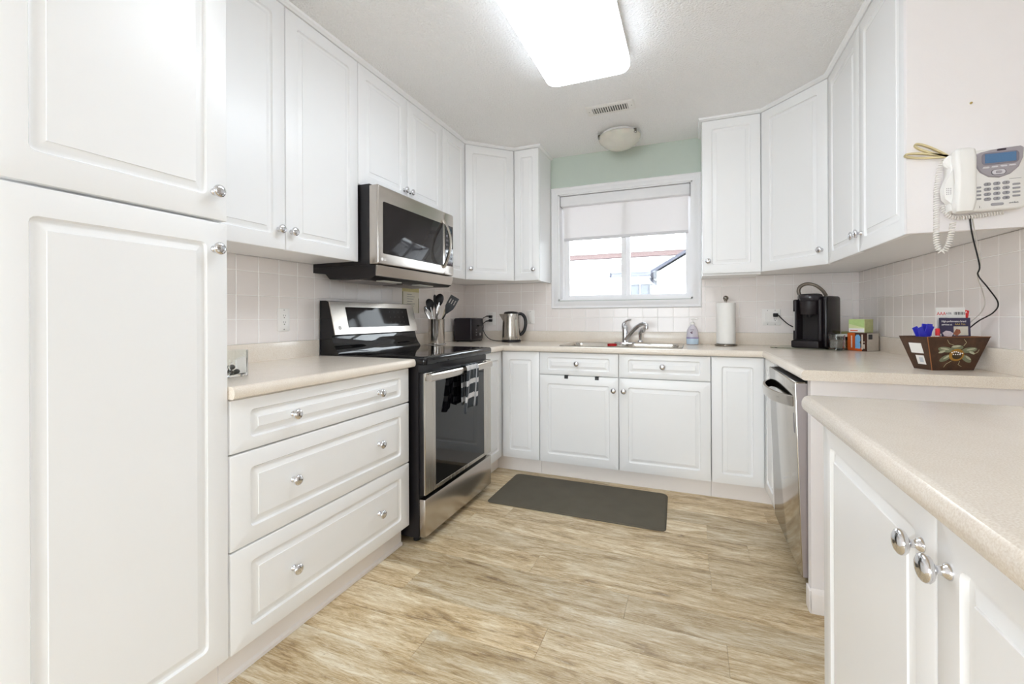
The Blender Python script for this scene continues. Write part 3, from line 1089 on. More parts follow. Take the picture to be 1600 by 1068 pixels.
def cloth(name, fn, nu, nv, m, label, cat, thick=.003):
    vs, fs, uvs = [], [], []
    for j in range(nv + 1):
        for i in range(nu + 1):
            vs.append(fn(i / nu, j / nv))
            uvs.append((i / nu, j / nv))
    for j in range(nv):
        for i in range(nu):
            a = j * (nu + 1) + i
            fs.append((a, a + 1, a + nu + 2, a + nu + 1))
    xs, ys, zs = zip(*vs)
    c0 = Vector((sum(xs) / len(xs), sum(ys) / len(ys), min(zs)))
    me = bpy.data.meshes.new(name)
    me.from_pydata([tuple(Vector(v) - c0) for v in vs], [], fs)
    ul = me.uv_layers.new(name='UVMap')
    for lp in me.loops:
        ul.data[lp.index].uv = uvs[lp.vertex_index]
    me.polygons.foreach_set('use_smooth', [True] * len(me.polygons))
    me.materials.append(m)
    o = put(name, me, None, c0)
    s = o.modifiers.new('solid', 'SOLIDIFY')
    s.thickness = thick
    s.offset = 0
    return tag(o, label, cat)


def towel_pt(u, v):
    """v runs from the front hem, over the bar, down to the back hem."""
    s = v * .50
    front_len, bar = .235, .05
    y = 2.235 + (u - .5) * .135 * (1.05 - .10 * abs(v - .5))
    rip = .008 * sin(u * 13 + 1) + .005 * sin(u * 29)
    if s < front_len:
        z = .846 - (front_len - s)
        hang = (front_len - s) / front_len
        x = -1.1455 + rip * (.25 + .75 * hang) + .004
        y += -.050 * hang ** 1.5 * (1 - .55 * u)
        z -= (.012 * sin(u * 9) - .030 * u + .012) * hang
    elif s < front_len + bar:
        a = (s - front_len) / bar * pi
        x = -1.160 - .0035 + .018 * cos(a)
        z = .846 + .010 * sin(a)
    else:
        q = s - front_len - bar
        z = .846 - q
        x = -1.182 + .3 * rip * min(1, q / .1)
        y += .006
    return (x, y, z)


cloth('kitchen_towel', towel_pt, 26, 44, towel_material(), 'dark grey and white checked towel hanging on the oven handle', 'towel', .0035)

# ------------------------------------------------------------------ microwave
MY0, MY1 = 1.812, 2.578
c = thing('microwave', 'stainless over-the-range microwave mounted above the stove', 'microwave', (-1.68, 2.195, 1.33))
mk('body', B().box(XL + .008, -1.508, MY0, MY1, 1.386, 1.7985), BLACK, c, 0)
# hood underside steps down towards the front
mk('hood_base', B().extr([(XL + .008, 1.3855), (XL + .008, 1.360), (-1.80, 1.352), (-1.77, 1.322), (-1.50, 1.318), (-1.475, 1.330), (-1.470, 1.3855)], 'Y', MY0, MY1), BLACK_PLASTIC, c, 30)
mk('chin', B().extr([(-1.4705, 1.386), (-1.4565, 1.384), (-1.472, 1.332), (-1.490, 1.330)], 'Y', MY0 + .002, MY1 - .002), STEEL, c, 30)
for y in (1.86, 2.22):
    mk('grease_filter', B().rbox(-1.75, -1.60, y, y + .30, 1.312, 1.322, .002, 1), STEEL_SIDE, c)
for y in (1.95, 2.28):
    mk('lamp_cover', B().rbox(-1.58, -1.52, y, y + .15, 1.313, 1.320, .002, 1), mat('frosted_lens', (220, 220, 214), .4), c)
SPLIT = 2.452
door = mk('door', B().loops([[(x, y, z) for y, z in rrect(MY0 + i, SPLIT, 1.390 + i, 1.792 - i, .006, 3)] for i, x in ((0, -1.507), (0, -1.462), (.003, -1.456), (.008, -1.454))]), STEEL, c, 40)
wg = mk('window_glass', B().loops([[(x, y, z) for y, z in rrect(1.850 + i, 2.438 - i, 1.446 + i, 1.712 - i, .008, 3)] for i, x in ((0, -1.455), (0, -1.4525), (.001, -1.452))]), SMOKED, door, 40)
cp = mk('control_panel', B().loops([[(x, y, z) for y, z in rrect(SPLIT + .002, MY1 - i, 1.390 + i, 1.792 - i, .014, 4)] for i, x in ((0, -1.507), (0, -1.462), (.003, -1.456), (.008, -1.454))]), STEEL, c, 40)
kp = mk('keypad', B().rbox(-1.4545, -1.4515, SPLIT + .014, MY1 - .016, 1.452, 1.712, .001, 1), BLACK_GLOSS, cp)
for i in range(3):
    for j in range(7):
        mk('key', B().rbox(-1.4516, -1.4508, SPLIT + .024 + i * .027, SPLIT + .042 + i * .027, 1.466 + j * .028, 1.480 + j * .028, .0003, 1), DIM, kp, 0)
mk('clock_display', B().rbox(-1.4516, -1.4508, SPLIT + .026, MY1 - .028, 1.668, 1.694, .0003, 1), mat('clock_glass', (36, 52, 60), .1), kp, 0)
hpts = []
for i in range(17):
    t = i / 16 * 2 - 1
    hpts.append(Vector((-1.452 + .050 * (1 - t * t), 2.447, 1.584 + t * .150)))
ls = []
for i, p in enumerate(hpts):
    tn = (hpts[min(i + 1, 16)] - hpts[max(i - 1, 0)]).normalized()
    nn = Vector((tn.z, 0, -tn.x))
    ls.append([tuple(p + nn * a + Vector((0, b_, 0))) for a, b_ in ((-.006, -.012), (.002, -.013), (.006, -.007), (.006, .007), (.002, .013), (-.006, .012))])
mk('handle', B().loops(ls), STEEL_V, door, 50)
lo = mk('logo', B().lathe([(.008, -1.4542), (.008, -1.4530)], 18, (0, 1.842, 1.416), 'X'), WHITE_INK, door, 0)
text('logo_text', 'LG', .016, WHITE_INK, door, Vector((-1.4535, 1.864, 1.416)) - wloc(door), (R90, 0, R90))

# ------------------------------------------------------------------ dishwasher
DY0, DY1 = 2.032, 2.640
c = thing('dishwasher', 'stainless dishwasher with bowed handle, door slightly ajar', 'dishwasher', (.72, 2.336, 0))
mk('tub', B().box(.456, XR - .01, DY0, DY1, .10, .872), DARK, c, 0)
mk('toe_kick', B().box(.472, .49, DY0, DY1, .0005, .10), DARK, c, 0)
for y in (DY0 + .05, DY1 - .05):
    mk('foot', B().lathe([(.016, .0005), (.016, .012), (.008, .014), (.008, .10)], 10, (.55, y, 0)), RUBBER, c)
# door mesh hinged at its foot
dd = put('door', mesh_of('door', B().rbox(0, .044, DY0 + .002 - 2.336, DY1 - .002 - 2.336, 0, .765, .004), STEEL_DW, 40), c, Vector((.401, 2.336, .092)) - wloc(c), (0, radians(-1.7), 0))
mk('side_strip', B().box(.004, .0435, DY0 - 2.336 + .0008, DY0 - 2.336 + .0022, .004, .761), STEEL_SIDE, dd, 0, world=False)
mk('control_strip', B().rbox(.008, .040, DY0 + .03 - 2.336, DY1 - .03 - 2.336, .7645, .767, .001, 1), BLACK_PLASTIC, dd, world=False)
ls = []
for i in range(21):
    t = i / 20 * 2 - 1
    x = -.058 * (1 - abs(t) ** 2.6) + .002
    y = t * .272
    ls.append([(x - .007, y, .665), (x - .009, y, .690), (x - .006, y, .706), (x + .004, y, .706), (x + .003, y, .668)])
mk('handle', B().loops(ls), STEEL_DW, dd, 50, world=False)
mk('badge', B().rbox(-.0012, .0005, -.275, -.262, .56, .64, .0004, 1), DIM, dd, world=False)

# ------------------------------------------------------------------ sink, faucet
c = thing('kitchen_sink', 'double-bowl stainless drop-in sink under the window', 'sink', ((SX0 + SX1) / 2, (SY0 + SY1) / 2, CT))
SINK = mat('sink_stainless', (196, 190, 182), .22, 1.0, var=.05, scale=50, stretch=(.1, 1, 1))
bm = bmesh.new()


def bloop(pts, z):
    return [bm.verts.new((x, y, z)) for x, y in pts]


def skin(a, b_):
    for j in range(len(a)):
        k = (j + 1) % len(a)
        bm.faces.new((a[j], a[k], b_[k], b_[j]))


o0 = bloop(rrect(SX0, SX1, SY0, SY1, .035, 5), CT + .0005)
o1 = bloop(rrect(SX0 + .004, SX1 - .004, SY0 + .004, SY1 - .004, .033, 5), CT + .005)
o2 = bloop(rrect(SX0 + .012, SX1 - .012, SY0 + .012, SY1 - .012, .028, 5), CT + .003)
skin(o0, o1)
skin(o1, o2)
bowls = []
for x0, x1 in ((SX0 + .03, -.470), (-.440, SX1 - .03)):
    y0, y1 = SY0 + .03, SY1 - .095
    prev = None
    first = None
    for i, z, r in ((0, CT + .003, .05), (.004, CT - .004, .05), (.008, CT - .02, .05), (.016, CT - .15, .055), (.035, CT - .172, .06), (.07, CT - .178, .06)):
        l = bloop(rrect(x0 + i, x1 - i, y0 + i, y1 - i, r, 5), z)
        if prev:
            skin(prev, l)
        else:
            first = l
        prev = l
    bm.faces.new(prev)
    bowls.append(first)
es = []
for loop in [o2] + bowls:
    for j in range(len(loop)):
        a, b_ = loop[j], loop[(j + 1) % len(loop)]
        es.append(bm.edges.get((a, b_)) or bm.edges.new((a, b_)))
bmesh.ops.triangle_fill(bm, use_beauty=True, use_dissolve=False, edges=es)
bmesh.ops.recalc_face_normals(bm, faces=bm.faces[:])
bm.verts.index_update()
b = B().add([v.co[:] for v in bm.verts], [[v.index for v in f.verts] for f in bm.faces])
bm.free()
mk('basin', b, SINK, c, 40)
for x in (-.655, -.255):
    mk('drain', B().lathe([(.04, 0), (.04, .002), (.03, .003), (.012, .001)], 20, (x, 3.22, CT - .178)), CHROME, c)

c = thing('faucet', 'chrome single-lever kitchen faucet with swept spout behind the sink', 'faucet', (-.455, 3.452, CT + .004))
mk('base_plate', B().loops([[(x, y, z) for x, y in rrect(-.545 + i, -.384 - i, 3.425 + i, 3.480 - i, .027, 6)] for i, z in ((0, CT + .0035), (0, CT + .008), (.004, CT + .012))]), CHROME, c)
fx, fyy = -.462, 3.452
mk('column', B().lathe([(.026, CT + .011), (.025, CT + .03), (.024, CT + .075), (.025, CT + .10), (.022, CT + .125), (.016, CT + .138), (.001, CT + .142)], 24, (fx, fyy, 0)), CHROME, c, 60)
mk('spout', B().tube(smooth_path([(fx + .006, fyy - .01, CT + .030), (fx + .050, fyy - .05, CT + .085), (fx + .105, fyy - .10, CT + .135), (fx + .145, fyy - .14, CT + .150), (fx + .168, fyy - .165, CT + .142)], 6),
                         [.018 - .006 * i / 24 for i in range(25)], 14), CHROME, c, 60)
mk('aerator', B().lathe([(.013, CT + .112), (.014, CT + .118), (.014, CT + .148), (.011, CT + .152)], 18, (fx + .170, fyy - .167, 0)), CHROME, c)
mk('lever', B().tube(smooth_path([(fx - .004, fyy, CT + .10), (fx - .012, fyy + .004, CT + .135), (fx - .004, fyy, CT + .158), (fx + .022, fyy - .012, CT + .176), (fx + .048, fyy - .022, CT + .180)], 6),
                         [.021, .0205, .020, .019, .0185, .018, .0172, .0162, .015, .014, .013, .012, .011, .0102, .0095, .009, .0085, .008, .0076, .0072, .0068, .0064, .006, .0056, .005], 12), CHROME, c, 60)
c = thing('sink_sprayer', 'small chrome side sprayer standing right of the faucet', 'sprayer', (-.352, 3.452, CT + .012))
mk('collar', B().lathe([(.022, CT + .0118), (.020, CT + .022), (.014, CT + .028)], 18, (-.352, 3.452, 0)), CHROME, c)
mk('head', B().tube(smooth_path([(-.352, 3.452, CT + .026), (-.352, 3.452, CT + .06), (-.350, 3.450, CT + .085), (-.338, 3.440, CT + .102), (-.322, 3.428, CT + .106)], 5),
                        [.011 + .006 * min(1, i / 12) for i in range(21)], 14), CHROME, c, 60)
mk('trigger', B().rbox(-.338, -.322, 3.430, 3.444, CT + .085, CT + .094, .002, 1), BLACK_PLASTIC, c)
c = thing('cup', 'red plastic cup whose rim shows above the left sink bowl', 'cup', (-.520, 3.20, CT - .1775))
mk('body', B().lathe([(.026, 0), (.028, .003), (.034, .188), (.032, .188), (.026, .006), (.001, .005)], 20, tuple(c.location)), mat('red_plastic', (196, 30, 34), .4), c)

# over-door hooks of the sink cabinet
for x, w in ((-.795, 'left'), (-.584, 'right')):
    c = thing('over_door_hook', 'black over-door hook, %s one of the pair on the sink cabinet door' % w, 'hook', (x, FY, .70), group='black hooks over the sink cabinet door')
    mk('strap', B().box(x - .013, x + .013, FY - .0025, FY - .0006, .694, .7165).box(x - .013, x + .013, FY - .0025, FY + .0205, .7148, .7165), BLACK, c, 0)

# ------------------------------------------------------------------ ceiling fixtures
LX0, LX1, LY0, LY1 = -.700, -.272, 1.07, 2.29
c = thing('ceiling_light', 'long bright rectangular fluorescent ceiling light with rounded corners', 'ceiling light', (-.486, 1.68, ZC))
mk('housing', B().loops([[(x, y, z) for x, y in rrect(LX0 + i, LX1 - i, LY0 + i, LY1 - i, .05, 6)] for i, z in ((.03, ZC - .0005), (.03, ZC - .012), (.004, ZC - .014), (.002, ZC - .052))]), WHITE_PLASTIC, c)
LENS = mat('glowing_diffuser', (234, 244, 255), .5, var=0, emit=FIXTURE_EMISSION)
mk('diffuser', B().loops([[(x, y, z) for x, y in rrect(LX0 + i, LX1 - i, LY0 + i, LY1 - i, .055, 8)] for i, z in
                          ((.006, ZC - .098), (.02, ZC - .105), (.05, ZC - .107))]), LENS, c, 60)
mk('diffuser_rim', B().loops([[(x, y, z) for x, y in rrect(LX0 + i, LX1 - i, LY0 + i, LY1 - i, .055, 8)] for i, z in
                              ((.002, ZC - .0525), (0, ZC - .058), (0, ZC - .085), (.006, ZC - .0979))], cap0=False, cap1=False), mat('glowing_rim', (234, 244, 255), .5, var=0, emit=FIXTURE_EMISSION * .7), c, 60)

c = thing('ceiling_vent', 'white louvred air vent in the ceiling near the dome light', 'vent', (-.468, 2.838, ZC))
VX0, VX1, VY0, VY1 = -.618, -.318, 2.772, 2.906
mk('plate', frame_rect(VX0, VX1, VY0, VY1, .03, 0, 1).__class__().loops([[(x, y, z) for x, y in rrect(VX0 + i, VX1 - i, VY0 + i, VY1 - i, .006, 2)] for i, z in ((0, ZC - .0005), (.0, ZC - .003), (.006, ZC - .007))], cap1=False)
   .box(VX0 + .006, VX0 + .040, VY0 + .006, VY1 - .006, ZC - .0075, ZC - .0065).box(VX1 - .040, VX1 - .006, VY0 + .006, VY1 - .006, ZC - .0075, ZC - .0065)
   .box(VX0 + .040, VX1 - .040, VY0 + .006, VY0 + .030, ZC - .0075, ZC - .0065).box(VX0 + .040, VX1 - .040, VY1 - .030, VY1 - .006, ZC - .0075, ZC - .0065), WHITE_PLASTIC, c, 0)
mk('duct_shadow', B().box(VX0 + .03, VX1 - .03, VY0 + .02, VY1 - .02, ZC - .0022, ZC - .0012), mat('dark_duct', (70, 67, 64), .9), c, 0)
nsl = 15
for i in range(nsl):
    x = VX0 + .047 + (VX1 - VX0 - .094) * i / (nsl - 1)
    t = .002
    mk('slat', B().loops([[(x - .0026 + t * k, y, z) for y, z in ((VY0 + .03, ZC - .0075 + .005 * k), (VY1 - .03, ZC - .0075 + .005 * k))] + [(x + .0026 + t * k, y, z) for y, z in ((VY1 - .03, ZC - .0075 + .005 * k), (VY0 + .03, ZC - .0075 + .005 * k))] for k in (0, 1)]), WHITE_PLASTIC, c, 0)
for x in (VX0 + .018, VX1 - .018):
    mk('screw', B().lathe([(.004, ZC - .0072), (.004, ZC - .0085), (.002, ZC - .0092)], 10, (x, 2.838, 0)), STEEL_SIDE, c)

DX, DYc = -.472, 3.262
c = thing('dome_light', 'frosted glass dome ceiling light above the window, unlit', 'ceiling light', (DX, DYc, ZC))
mk('pan', B().lathe([(.125, ZC - .0005), (.125, ZC - .012), (.118, ZC - .018)], 36, (DX, DYc, 0)), WHITE_PLASTIC, c)


def alabaster():
    m = mat('alabaster_glass', (214, 210, 198), .22, var=.16, scale=12, stretch=(1, 1, 1))
    p = m.node_tree.nodes['Principled BSDF']
    p.inputs['Subsurface Weight'].default_value = .15
    return m


mk('shade', B().lathe([(.146, ZC - .024), (.150, ZC - .028), (.148, ZC - .038), (.135, ZC - .062), (.108, ZC - .088), (.072, ZC - .106), (.036, ZC - .115), (.001, ZC - .118), (.001, ZC - .113), (.036, ZC - .11), (.105, ZC - .083), (.142, ZC - .034)], 40, (DX, DYc, 0), caps=False), alabaster(), c, 60)
for a in (205, 325, 85):
    x, y = DX + .146 * cos(radians(a)), DYc + .146 * sin(radians(a))
    mk('clip', B().rbox(x - .010, x + .010, y - .010, y + .010, ZC - .044, ZC - .016, .003), mat('dark_nickel', (120, 114, 106), .2, 1.0), c)

# added fill lamp, unseen on the dining ceiling behind the viewer
c = thing('fill_lamp', 'round flush fill lamp added on the unseen dining ceiling behind the viewer', 'ceiling light', (1.2, -.6, ZC))
mk('pan', B().lathe([(.24, ZC - .0005), (.24, ZC - .03), (.23, ZC - .032)], 36, (1.2, -.6, 0)), WHITE_PLASTIC, c)
mk('diffuser', B().lathe([(.23, ZC - .033), (.23, ZC - .06), (.19, ZC - .085), (.001, ZC - .095)], 36, (1.2, -.6, 0)), mat('glowing_fill_lamp', (234, 244, 255), .5, var=0, emit=FILL_LAMP_EMISSION), c, 60)

# ------------------------------------------------------------------ floor mat
mt = B()
P = [(-1.152, 2.425), (-.122, 2.425), (-.135, 2.930), (-1.152, 2.930)]


def quad_round(P, r, n=4):
    out = []
    for i in range(4):
        p0, p1, p2 = Vector(P[i - 1]), Vector(P[i]), Vector(P[(i + 1) % 4])
        a, b_ = p1 + (p0 - p1).normalized() * r, p1 + (p2 - p1).normalized() * r
        for k in range(n + 1):
            t = k / n
            out.append(a * (1 - t) ** 2 + p1 * 2 * t * (1 - t) + b_ * t * t)
    return out


cen = Vector((sum(p[0] for p in P) / 4, sum(p[1] for p in P) / 4))
q = quad_round(P, .035)


def shr(k):
    return [cen + (p - cen) * (1 - k / (p - cen).length) for p in q]


mt.loops([[(p.x, p.y, z) for p in shr(k)] for k, z in ((0, .0006), (0, .003), (.006, .009), (.016, .012))])
tag(mk('kitchen_mat', mt, mat('charcoal_foam_mat', (96, 90, 78), .85, var=.16, scale=9, bump=.35, bscale=420), None, 30), 'dark grey-brown anti-fatigue mat on the floor by the sink', 'mat')

# ------------------------------------------------------------------ sockets and switches
SLOT = mat('socket_slot', (70, 66, 64), .7)


def plate(label, cat, loc, rot, gangs):
    """gangs: list of 'socket' / 'switch'; local front faces -Y."""
    n = len(gangs)
    name = 'wall_socket' if 'socket' in gangs else 'light_switch'
    t = thing(name, label, cat, loc, rot)
    w = .070 + .046 * (n - 1)
    mk('cover_plate', B().loops([[(x, y, z) for x, z in rrect(-w / 2 + i, w / 2 - i, -.0575 + i, .0575 - i, .004, 3)] for i, y in ((0, 0), (0, -.003), (.003, -.006))]), WHITE_PLASTIC, t, 40, False)
    for k, g in enumerate(gangs):
        cx = (k - (n - 1) / 2) * .046
        ins = mk('insert', B().rbox(cx - .0165, cx + .0165, -.0075, -.0055, -.0335, .0335, .001, 1), WHITE_PLASTIC, t, 40, False)
        if g == 'socket':
            for s in (-1, 1):
                zc = s * .0165
                for x0, hh in ((-.0065, .0085), (.0055, .007)):
                    mk('slot', B().box(cx + x0, cx + x0 + .002, -.0079, -.0074, zc + .001, zc + .001 + hh), SLOT, ins, 0, False)
                mk('ground_hole', B().lathe([(.0026, -.0074), (.0026, -.0079)], 10, (cx, 0, zc - .006), 'Y'), SLOT, ins, 0, False)
        else:
            mk('rocker', B().extr([(-.0074, -.030), (-.0095, -.030), (-.0078, .0), (-.0095, .030), (-.0074, .030)], 'X', cx - .0135, cx + .0135), WHITE_PLASTIC, ins, 0, False)
        for s in (-1, 1):
            mk('screw', B().lathe([(.003, -.0058), (.003, -.0068), (.0015, -.007)], 10, (cx, 0, s * .048), 'Y'), STEEL_SIDE, t, 0, False)
    return t


plate('white double socket on the tiles above the drawer worktop', 'socket', (XL + TT + .0008, 1.622, 1.110), R90, ['socket'])
plate('white double socket with two black plugs between toaster and kettle', 'socket', (-1.622, YB - TT - .0008, 1.106), 0, ['socket'])
plate('white light switch on the tiles behind the kettle handle', 'switch', (-1.262, YB - TT - .0008, 1.118), 0, ['switch'])
plate('white switch and socket plate beside the coffee maker', 'socket', (.524, YB - TT - .0008, 1.110), 0, ['switch', 'socket'])


def cord(parent, name, pts, r, m, label=None, plug=None, n=8):
    o = mk(name, B().tube(smooth_path(pts, n), r, 7), m, parent, 60)
    if label:
        o['label'] = label
    if plug:
        mk('plug', plug, m, o)
    return o


YT = YB - TT - .0085
# ------------------------------------------------------------------ toaster
c = thing('toaster', 'black two-slice toaster in the left back corner', 'toaster', (-1.755, 3.360, CT))
TX0, TX1, TY0, TY1 = -1.842, -1.668, 3.252, 3.470
mk('body', B().rbox(TX0, TX1, TY0, TY1, CT + .012, CT + .197, .016, 4), mat('black_toaster_shell', (34, 28, 34), .28, var=.05), c)
mk('base', B().rbox(TX0 + .008, TX1 - .008, TY0 + .008, TY1 - .008, CT + .004, CT + .02, .003), BLACK_PLASTIC, c)
for x in (TX0 + .025, TX1 - .025):
    for y in (TY0 + .03, TY1 - .03):
        mk('foot', B().lathe([(.009, CT + .0004), (.009, CT + .006)], 10, (x, y, 0)), RUBBER, c)
for x in (-1.790, -1.720):
    mk('slot', B().rbox(x - .014, x + .014, TY0 + .035, TY1 - .035, CT + .1965, CT + .1982, .0006, 1), DARK, c)
mk('lever', B().rbox(TX1 - .001, TX1 + .016, 3.345, 3.385, CT + .125, CT + .139, .004), BLACK_PLASTIC, c)
mk('dial', B().lathe([(.013, TX1 - .001), (.013, TX1 + .006), (.010, TX1 + .009)], 18, (0, 3.40, CT + .06), 'X'), STEEL_SIDE, c)
for i in range(3):
    mk('button', B().rbox(TX1 - .001, TX1 + .003, 3.325, 3.340, CT + .05 + i * .022, CT + .060 + i * .022, .001, 1), DIM, c)

cord(c, 'power_cord', [(-1.665, YT - .026, 1.127), (-1.70, YT - .03, 1.10), (-1.69, YT - .035, 1.03), (-1.70, 3.50, .97), (-1.705, 3.476, .945)], .0032, RUBBER,
     'short black cord from the upper plug to the toaster', B().rbox(-1.645, -1.617, YT - .024, YT + .0015, 1.112, 1.135, .004).tube([(-1.64, YT - .018, 1.128), (-1.666, YT - .026, 1.127)], .0055))

# ------------------------------------------------------------------ kettle
KX, KY = -1.368, 3.372
ka = radians(22)
rx, ry = cos(ka), sin(ka)
c = thing('kettle', 'brushed steel electric kettle with black handle left of the sink', 'kettle', (KX, KY, CT), ka)
mk('power_base', B().lathe([(.078, .0005), (.080, .004), (.079, .016), (.072, .020)], 32), BLACK_PLASTIC, c, world=False)
kb = mk('body', B().lathe([(.073, .0205), (.075, .026), (.0745, .06), (.072, .13), (.067, .20), (.063, .225), (.060, .232)], 40), STEEL_V, c, 60, False)
mk('lid', B().lathe([(.061, .2315), (.060, .238), (.052, .246), (.020, .251), (.001, .2515)], 32), BLACK_PLASTIC, c, 60, False)
mk('spout', B().add([(-.052, -.030, .228), (-.052, .030, .228), (-.098, 0, .229), (-.062, -.022, .165), (-.062, .022, .165), (-.092, 0, .215)],
                    [(0, 1, 2), (0, 2, 5, 3), (1, 4, 5, 2), (3, 5, 4), (0, 3, 4, 1)]), STEEL_V, c, 20, False)
mk('handle', B().tube(smooth_path([(.052, 0, .228), (.085, 0, .229), (.112, 0, .200), (.120, 0, .150), (.108, 0, .095), (.082, 0, .062), (.072, 0, .058)], 6),
                      [.012] * 8 + [.0135] * 22 + [.011] * 7, 12), BLACK_PLASTIC, c, 60, False)
mk('water_gauge', B().rbox(.030, .046, -.0625, -.0545, .055, .185, .003), mat('gauge_plastic', (178, 176, 166), .25), c, world=False)
mk('badge', B().rbox(.028, .048, -.0655, -.0575, .034, .041, .001, 1), DIM, c, world=False)

cord(c, 'power_cord', [(-1.668, YT - .026, 1.083), (-1.70, YT - .032, 1.05), (-1.665, 3.48, .985), (-1.60, 3.44, .935), (-1.53, 3.42, .921), (-1.445, 3.41, .9205)], .0032, RUBBER,
     'black cord curling from the lower plug to the kettle', B().rbox(-1.645, -1.617, YT - .024, YT + .0015, 1.078, 1.101, .004).tube([(-1.64, YT - .018, 1.088), (-1.669, YT - .026, 1.083)], .0055))

# ------------------------------------------------------------------ utensil crock and utensils
UXc, UYc = -1.742, 2.822
c = thing('utensil_crock', 'tall steel utensil holder behind the stove corner', 'utensil holder', (UXc, UYc, CT))
mk('body', B().lathe([(.060, .0125), (.0605, .016), (.0605, .186), (.062, .190), (.060, .192), (.058, .188), (.0575, .018), (.001, .016)], 36), mat('holder_steel', (196, 190, 184), .16, 1.0, var=.05, scale=50, stretch=(1, 1, .05)), c, 50, False)
mk('ring', B().lathe([(.072, .006), (.074, .009), (.072, .012), (.062, .0125), (.060, .009), (.062, .006)], 36), CHROME, c, 50, False)
for a in (20, 110, 200, 290):
    x, y = .066 * cos(radians(a)), .066 * sin(radians(a))
    mk('foot', B().lathe([(.008, .0005), (.009, .004), (.006, .008)], 10, (x, y, 0)), CHROME, c, world=False)


def utensil(name, label, a, b_, kind, m_h, m_b, roll=0.0):
    """a = foot inside the crock, b_ = tip, both relative to the crock base."""
    o = Vector((UXc, UYc, CT))
    t = thing(name, label, 'utensil', o + Vector(a), group='utensils in the steel holder')
    A, Bv = Vector(a), Vector(b_)
    d = (Bv - A).normalized()
    L = (Bv - A).length
    side = d.cross(Vector((0.37, -.93, 0))).normalized()
    side = (Matrix.Rotation(roll, 3, d) @ side).normalized()
    nrm = side.cross(d).normalized()

    def P(s, w, h):
        return tuple(o + A + d * s + side * w + nrm * h)
    hl = L - (.085 if kind != 'whisk' else .1)
    mk('handle', B().loops([[P(s, cos(k * pi / 4) * w, sin(k * pi / 4) * w * .6) for k in range(8)] for s, w in ((0, .006), (.02, .0075), (hl * .6, .0065), (hl, .004), (hl + .02, .004))]), m_h, t, 60)
    if kind == 'spoon':
        ls = []
        for s, w in ((-.02, .004), (.0, .014), (.022, .026), (.046, .031), (.068, .027), (.082, .014), (.086, .002)):
            ls.append([P(hl + s, cos(k * pi / 4) * w, sin(k * pi / 4) * .004 - .010 * (1 - (w / .031) ** 2)) for k in range(8)])
        mk('bowl', B().loops(ls), m_b, t, 60)
    elif kind == 'slim':
        ls = []
        for s, w in ((-.02, .004), (.0, .013), (.045, .017), (.075, .014), (.086, .003)):
            ls.append([P(hl + s, cos(k * pi / 4) * w, sin(k * pi / 4) * .004) for k in range(8)])
        mk('head', B().loops(ls), m_b, t, 60)
    elif kind == 'turner':
        b = B()
        w0, w1, s0, s1 = .012, .027, hl, hl + .115

        def bar(sa, sb, wa0, wa1, wb0, wb1):
            b.loops([[P(sa, wa0, -.0015), P(sa, wa1, -.0015), P(sa, wa1, .0015), P(sa, wa0, .0015)],
                     [P(sb, wb0, -.0015), P(sb, wb1, -.0015), P(sb, wb1, .0015), P(sb, wb0, .0015)]])
        bar(s0 - .045, s0 + .005, -.008, .008, -.032, .032)
        bar(s0 + .005, s0 + .035, -.032, .032, -.034, .034)
        for k in range(4):
            x = -.034 + k * .0187
            bar(s0 + .035, s0 + .07, x, x + .012, x, x + .012)
        bar(s0 + .07, s0 + .095, -.034, .034, -.034, .034)
        mk('blade', b, m_b, t, 0)
    return t


GREYU = mat('grey_nylon', (150, 146, 140), .4)
utensil('slotted_turner', 'black slotted turner leaning right in the steel holder', (-.045, -.01, .03), (.138, .03, .345), 'turner', BLACK_PLASTIC, BLACK_PLASTIC)
utensil('serving_spoon', 'large black oval spoon upright in the steel holder', (-.015, -.01, .02), (.030, .01, .378), 'spoon', CHROME, BLACK_PLASTIC)
utensil('serving_spoon', 'black spoon at the left of the steel holder', (.02, .0, .02), (-.050, -.02, .342), 'spoon', CHROME, BLACK_PLASTIC, .5)
utensil('spatula', 'slim black spatula standing between the two black spoons', (.0, .02, .02), (-.018, .01, .372), 'slim', BLACK_PLASTIC, BLACK_PLASTIC, .9)
utensil('peeler', 'small steel peeler leaning over the left rim of the holder', (.03, -.01, .02), (-.076, -.035, .285), 'slim', BLACK_PLASTIC, CHROME, .3)
utensil('tongs', 'steel handled tool low in the middle of the holder', (-.01, -.02, .02), (.040, -.03, .300), 'slim', CHROME, CHROME, .2)
utensil('wooden_pick', 'pale thin stick behind the slotted turner', (-.02, .03, .02), (.070, .045, .330), 'none', mat('pale_wood', (222, 208, 178), .6), None)

# ------------------------------------------------------------------ print on the tiles behind the stove
c = thing('wall_print', 'cream recipe print with yellow heading on tiles behind stove', 'print', (XL + TT + .001, 2.700, 1.150))
mk('sheet', B().box(XL + TT + .0012, XL + TT + .003, 2.602, 2.812, 1.150, 1.338), mat('cream_paper', (226, 220, 204), .7, var=.06, scale=25), c, 0)
mk('heading', B().box(XL + TT + .0028, XL + TT + .0036, 2.604, 2.810, 1.304, 1.336), mat('mustard_band', (206, 196, 146), .7, var=.15, scale=60), c, 0)
mk('border', B().box(XL + TT + .0028, XL + TT + .0036, 2.604, 2.613, 1.152, 1.304).box(XL + TT + .0028, XL + TT + .0036, 2.800, 2.810, 1.152, 1.260), mat('olive_border', (150, 142, 108), .7), c, 0)
for i in range(7):
    mk('text_line', B().box(XL + TT + .0028, XL + TT + .0034, 2.66, 2.66 + .06 + .05 * ((i * 37) % 10) / 10, 1.285 - i * .017, 1.288 - i * .017), DIM, c, 0)

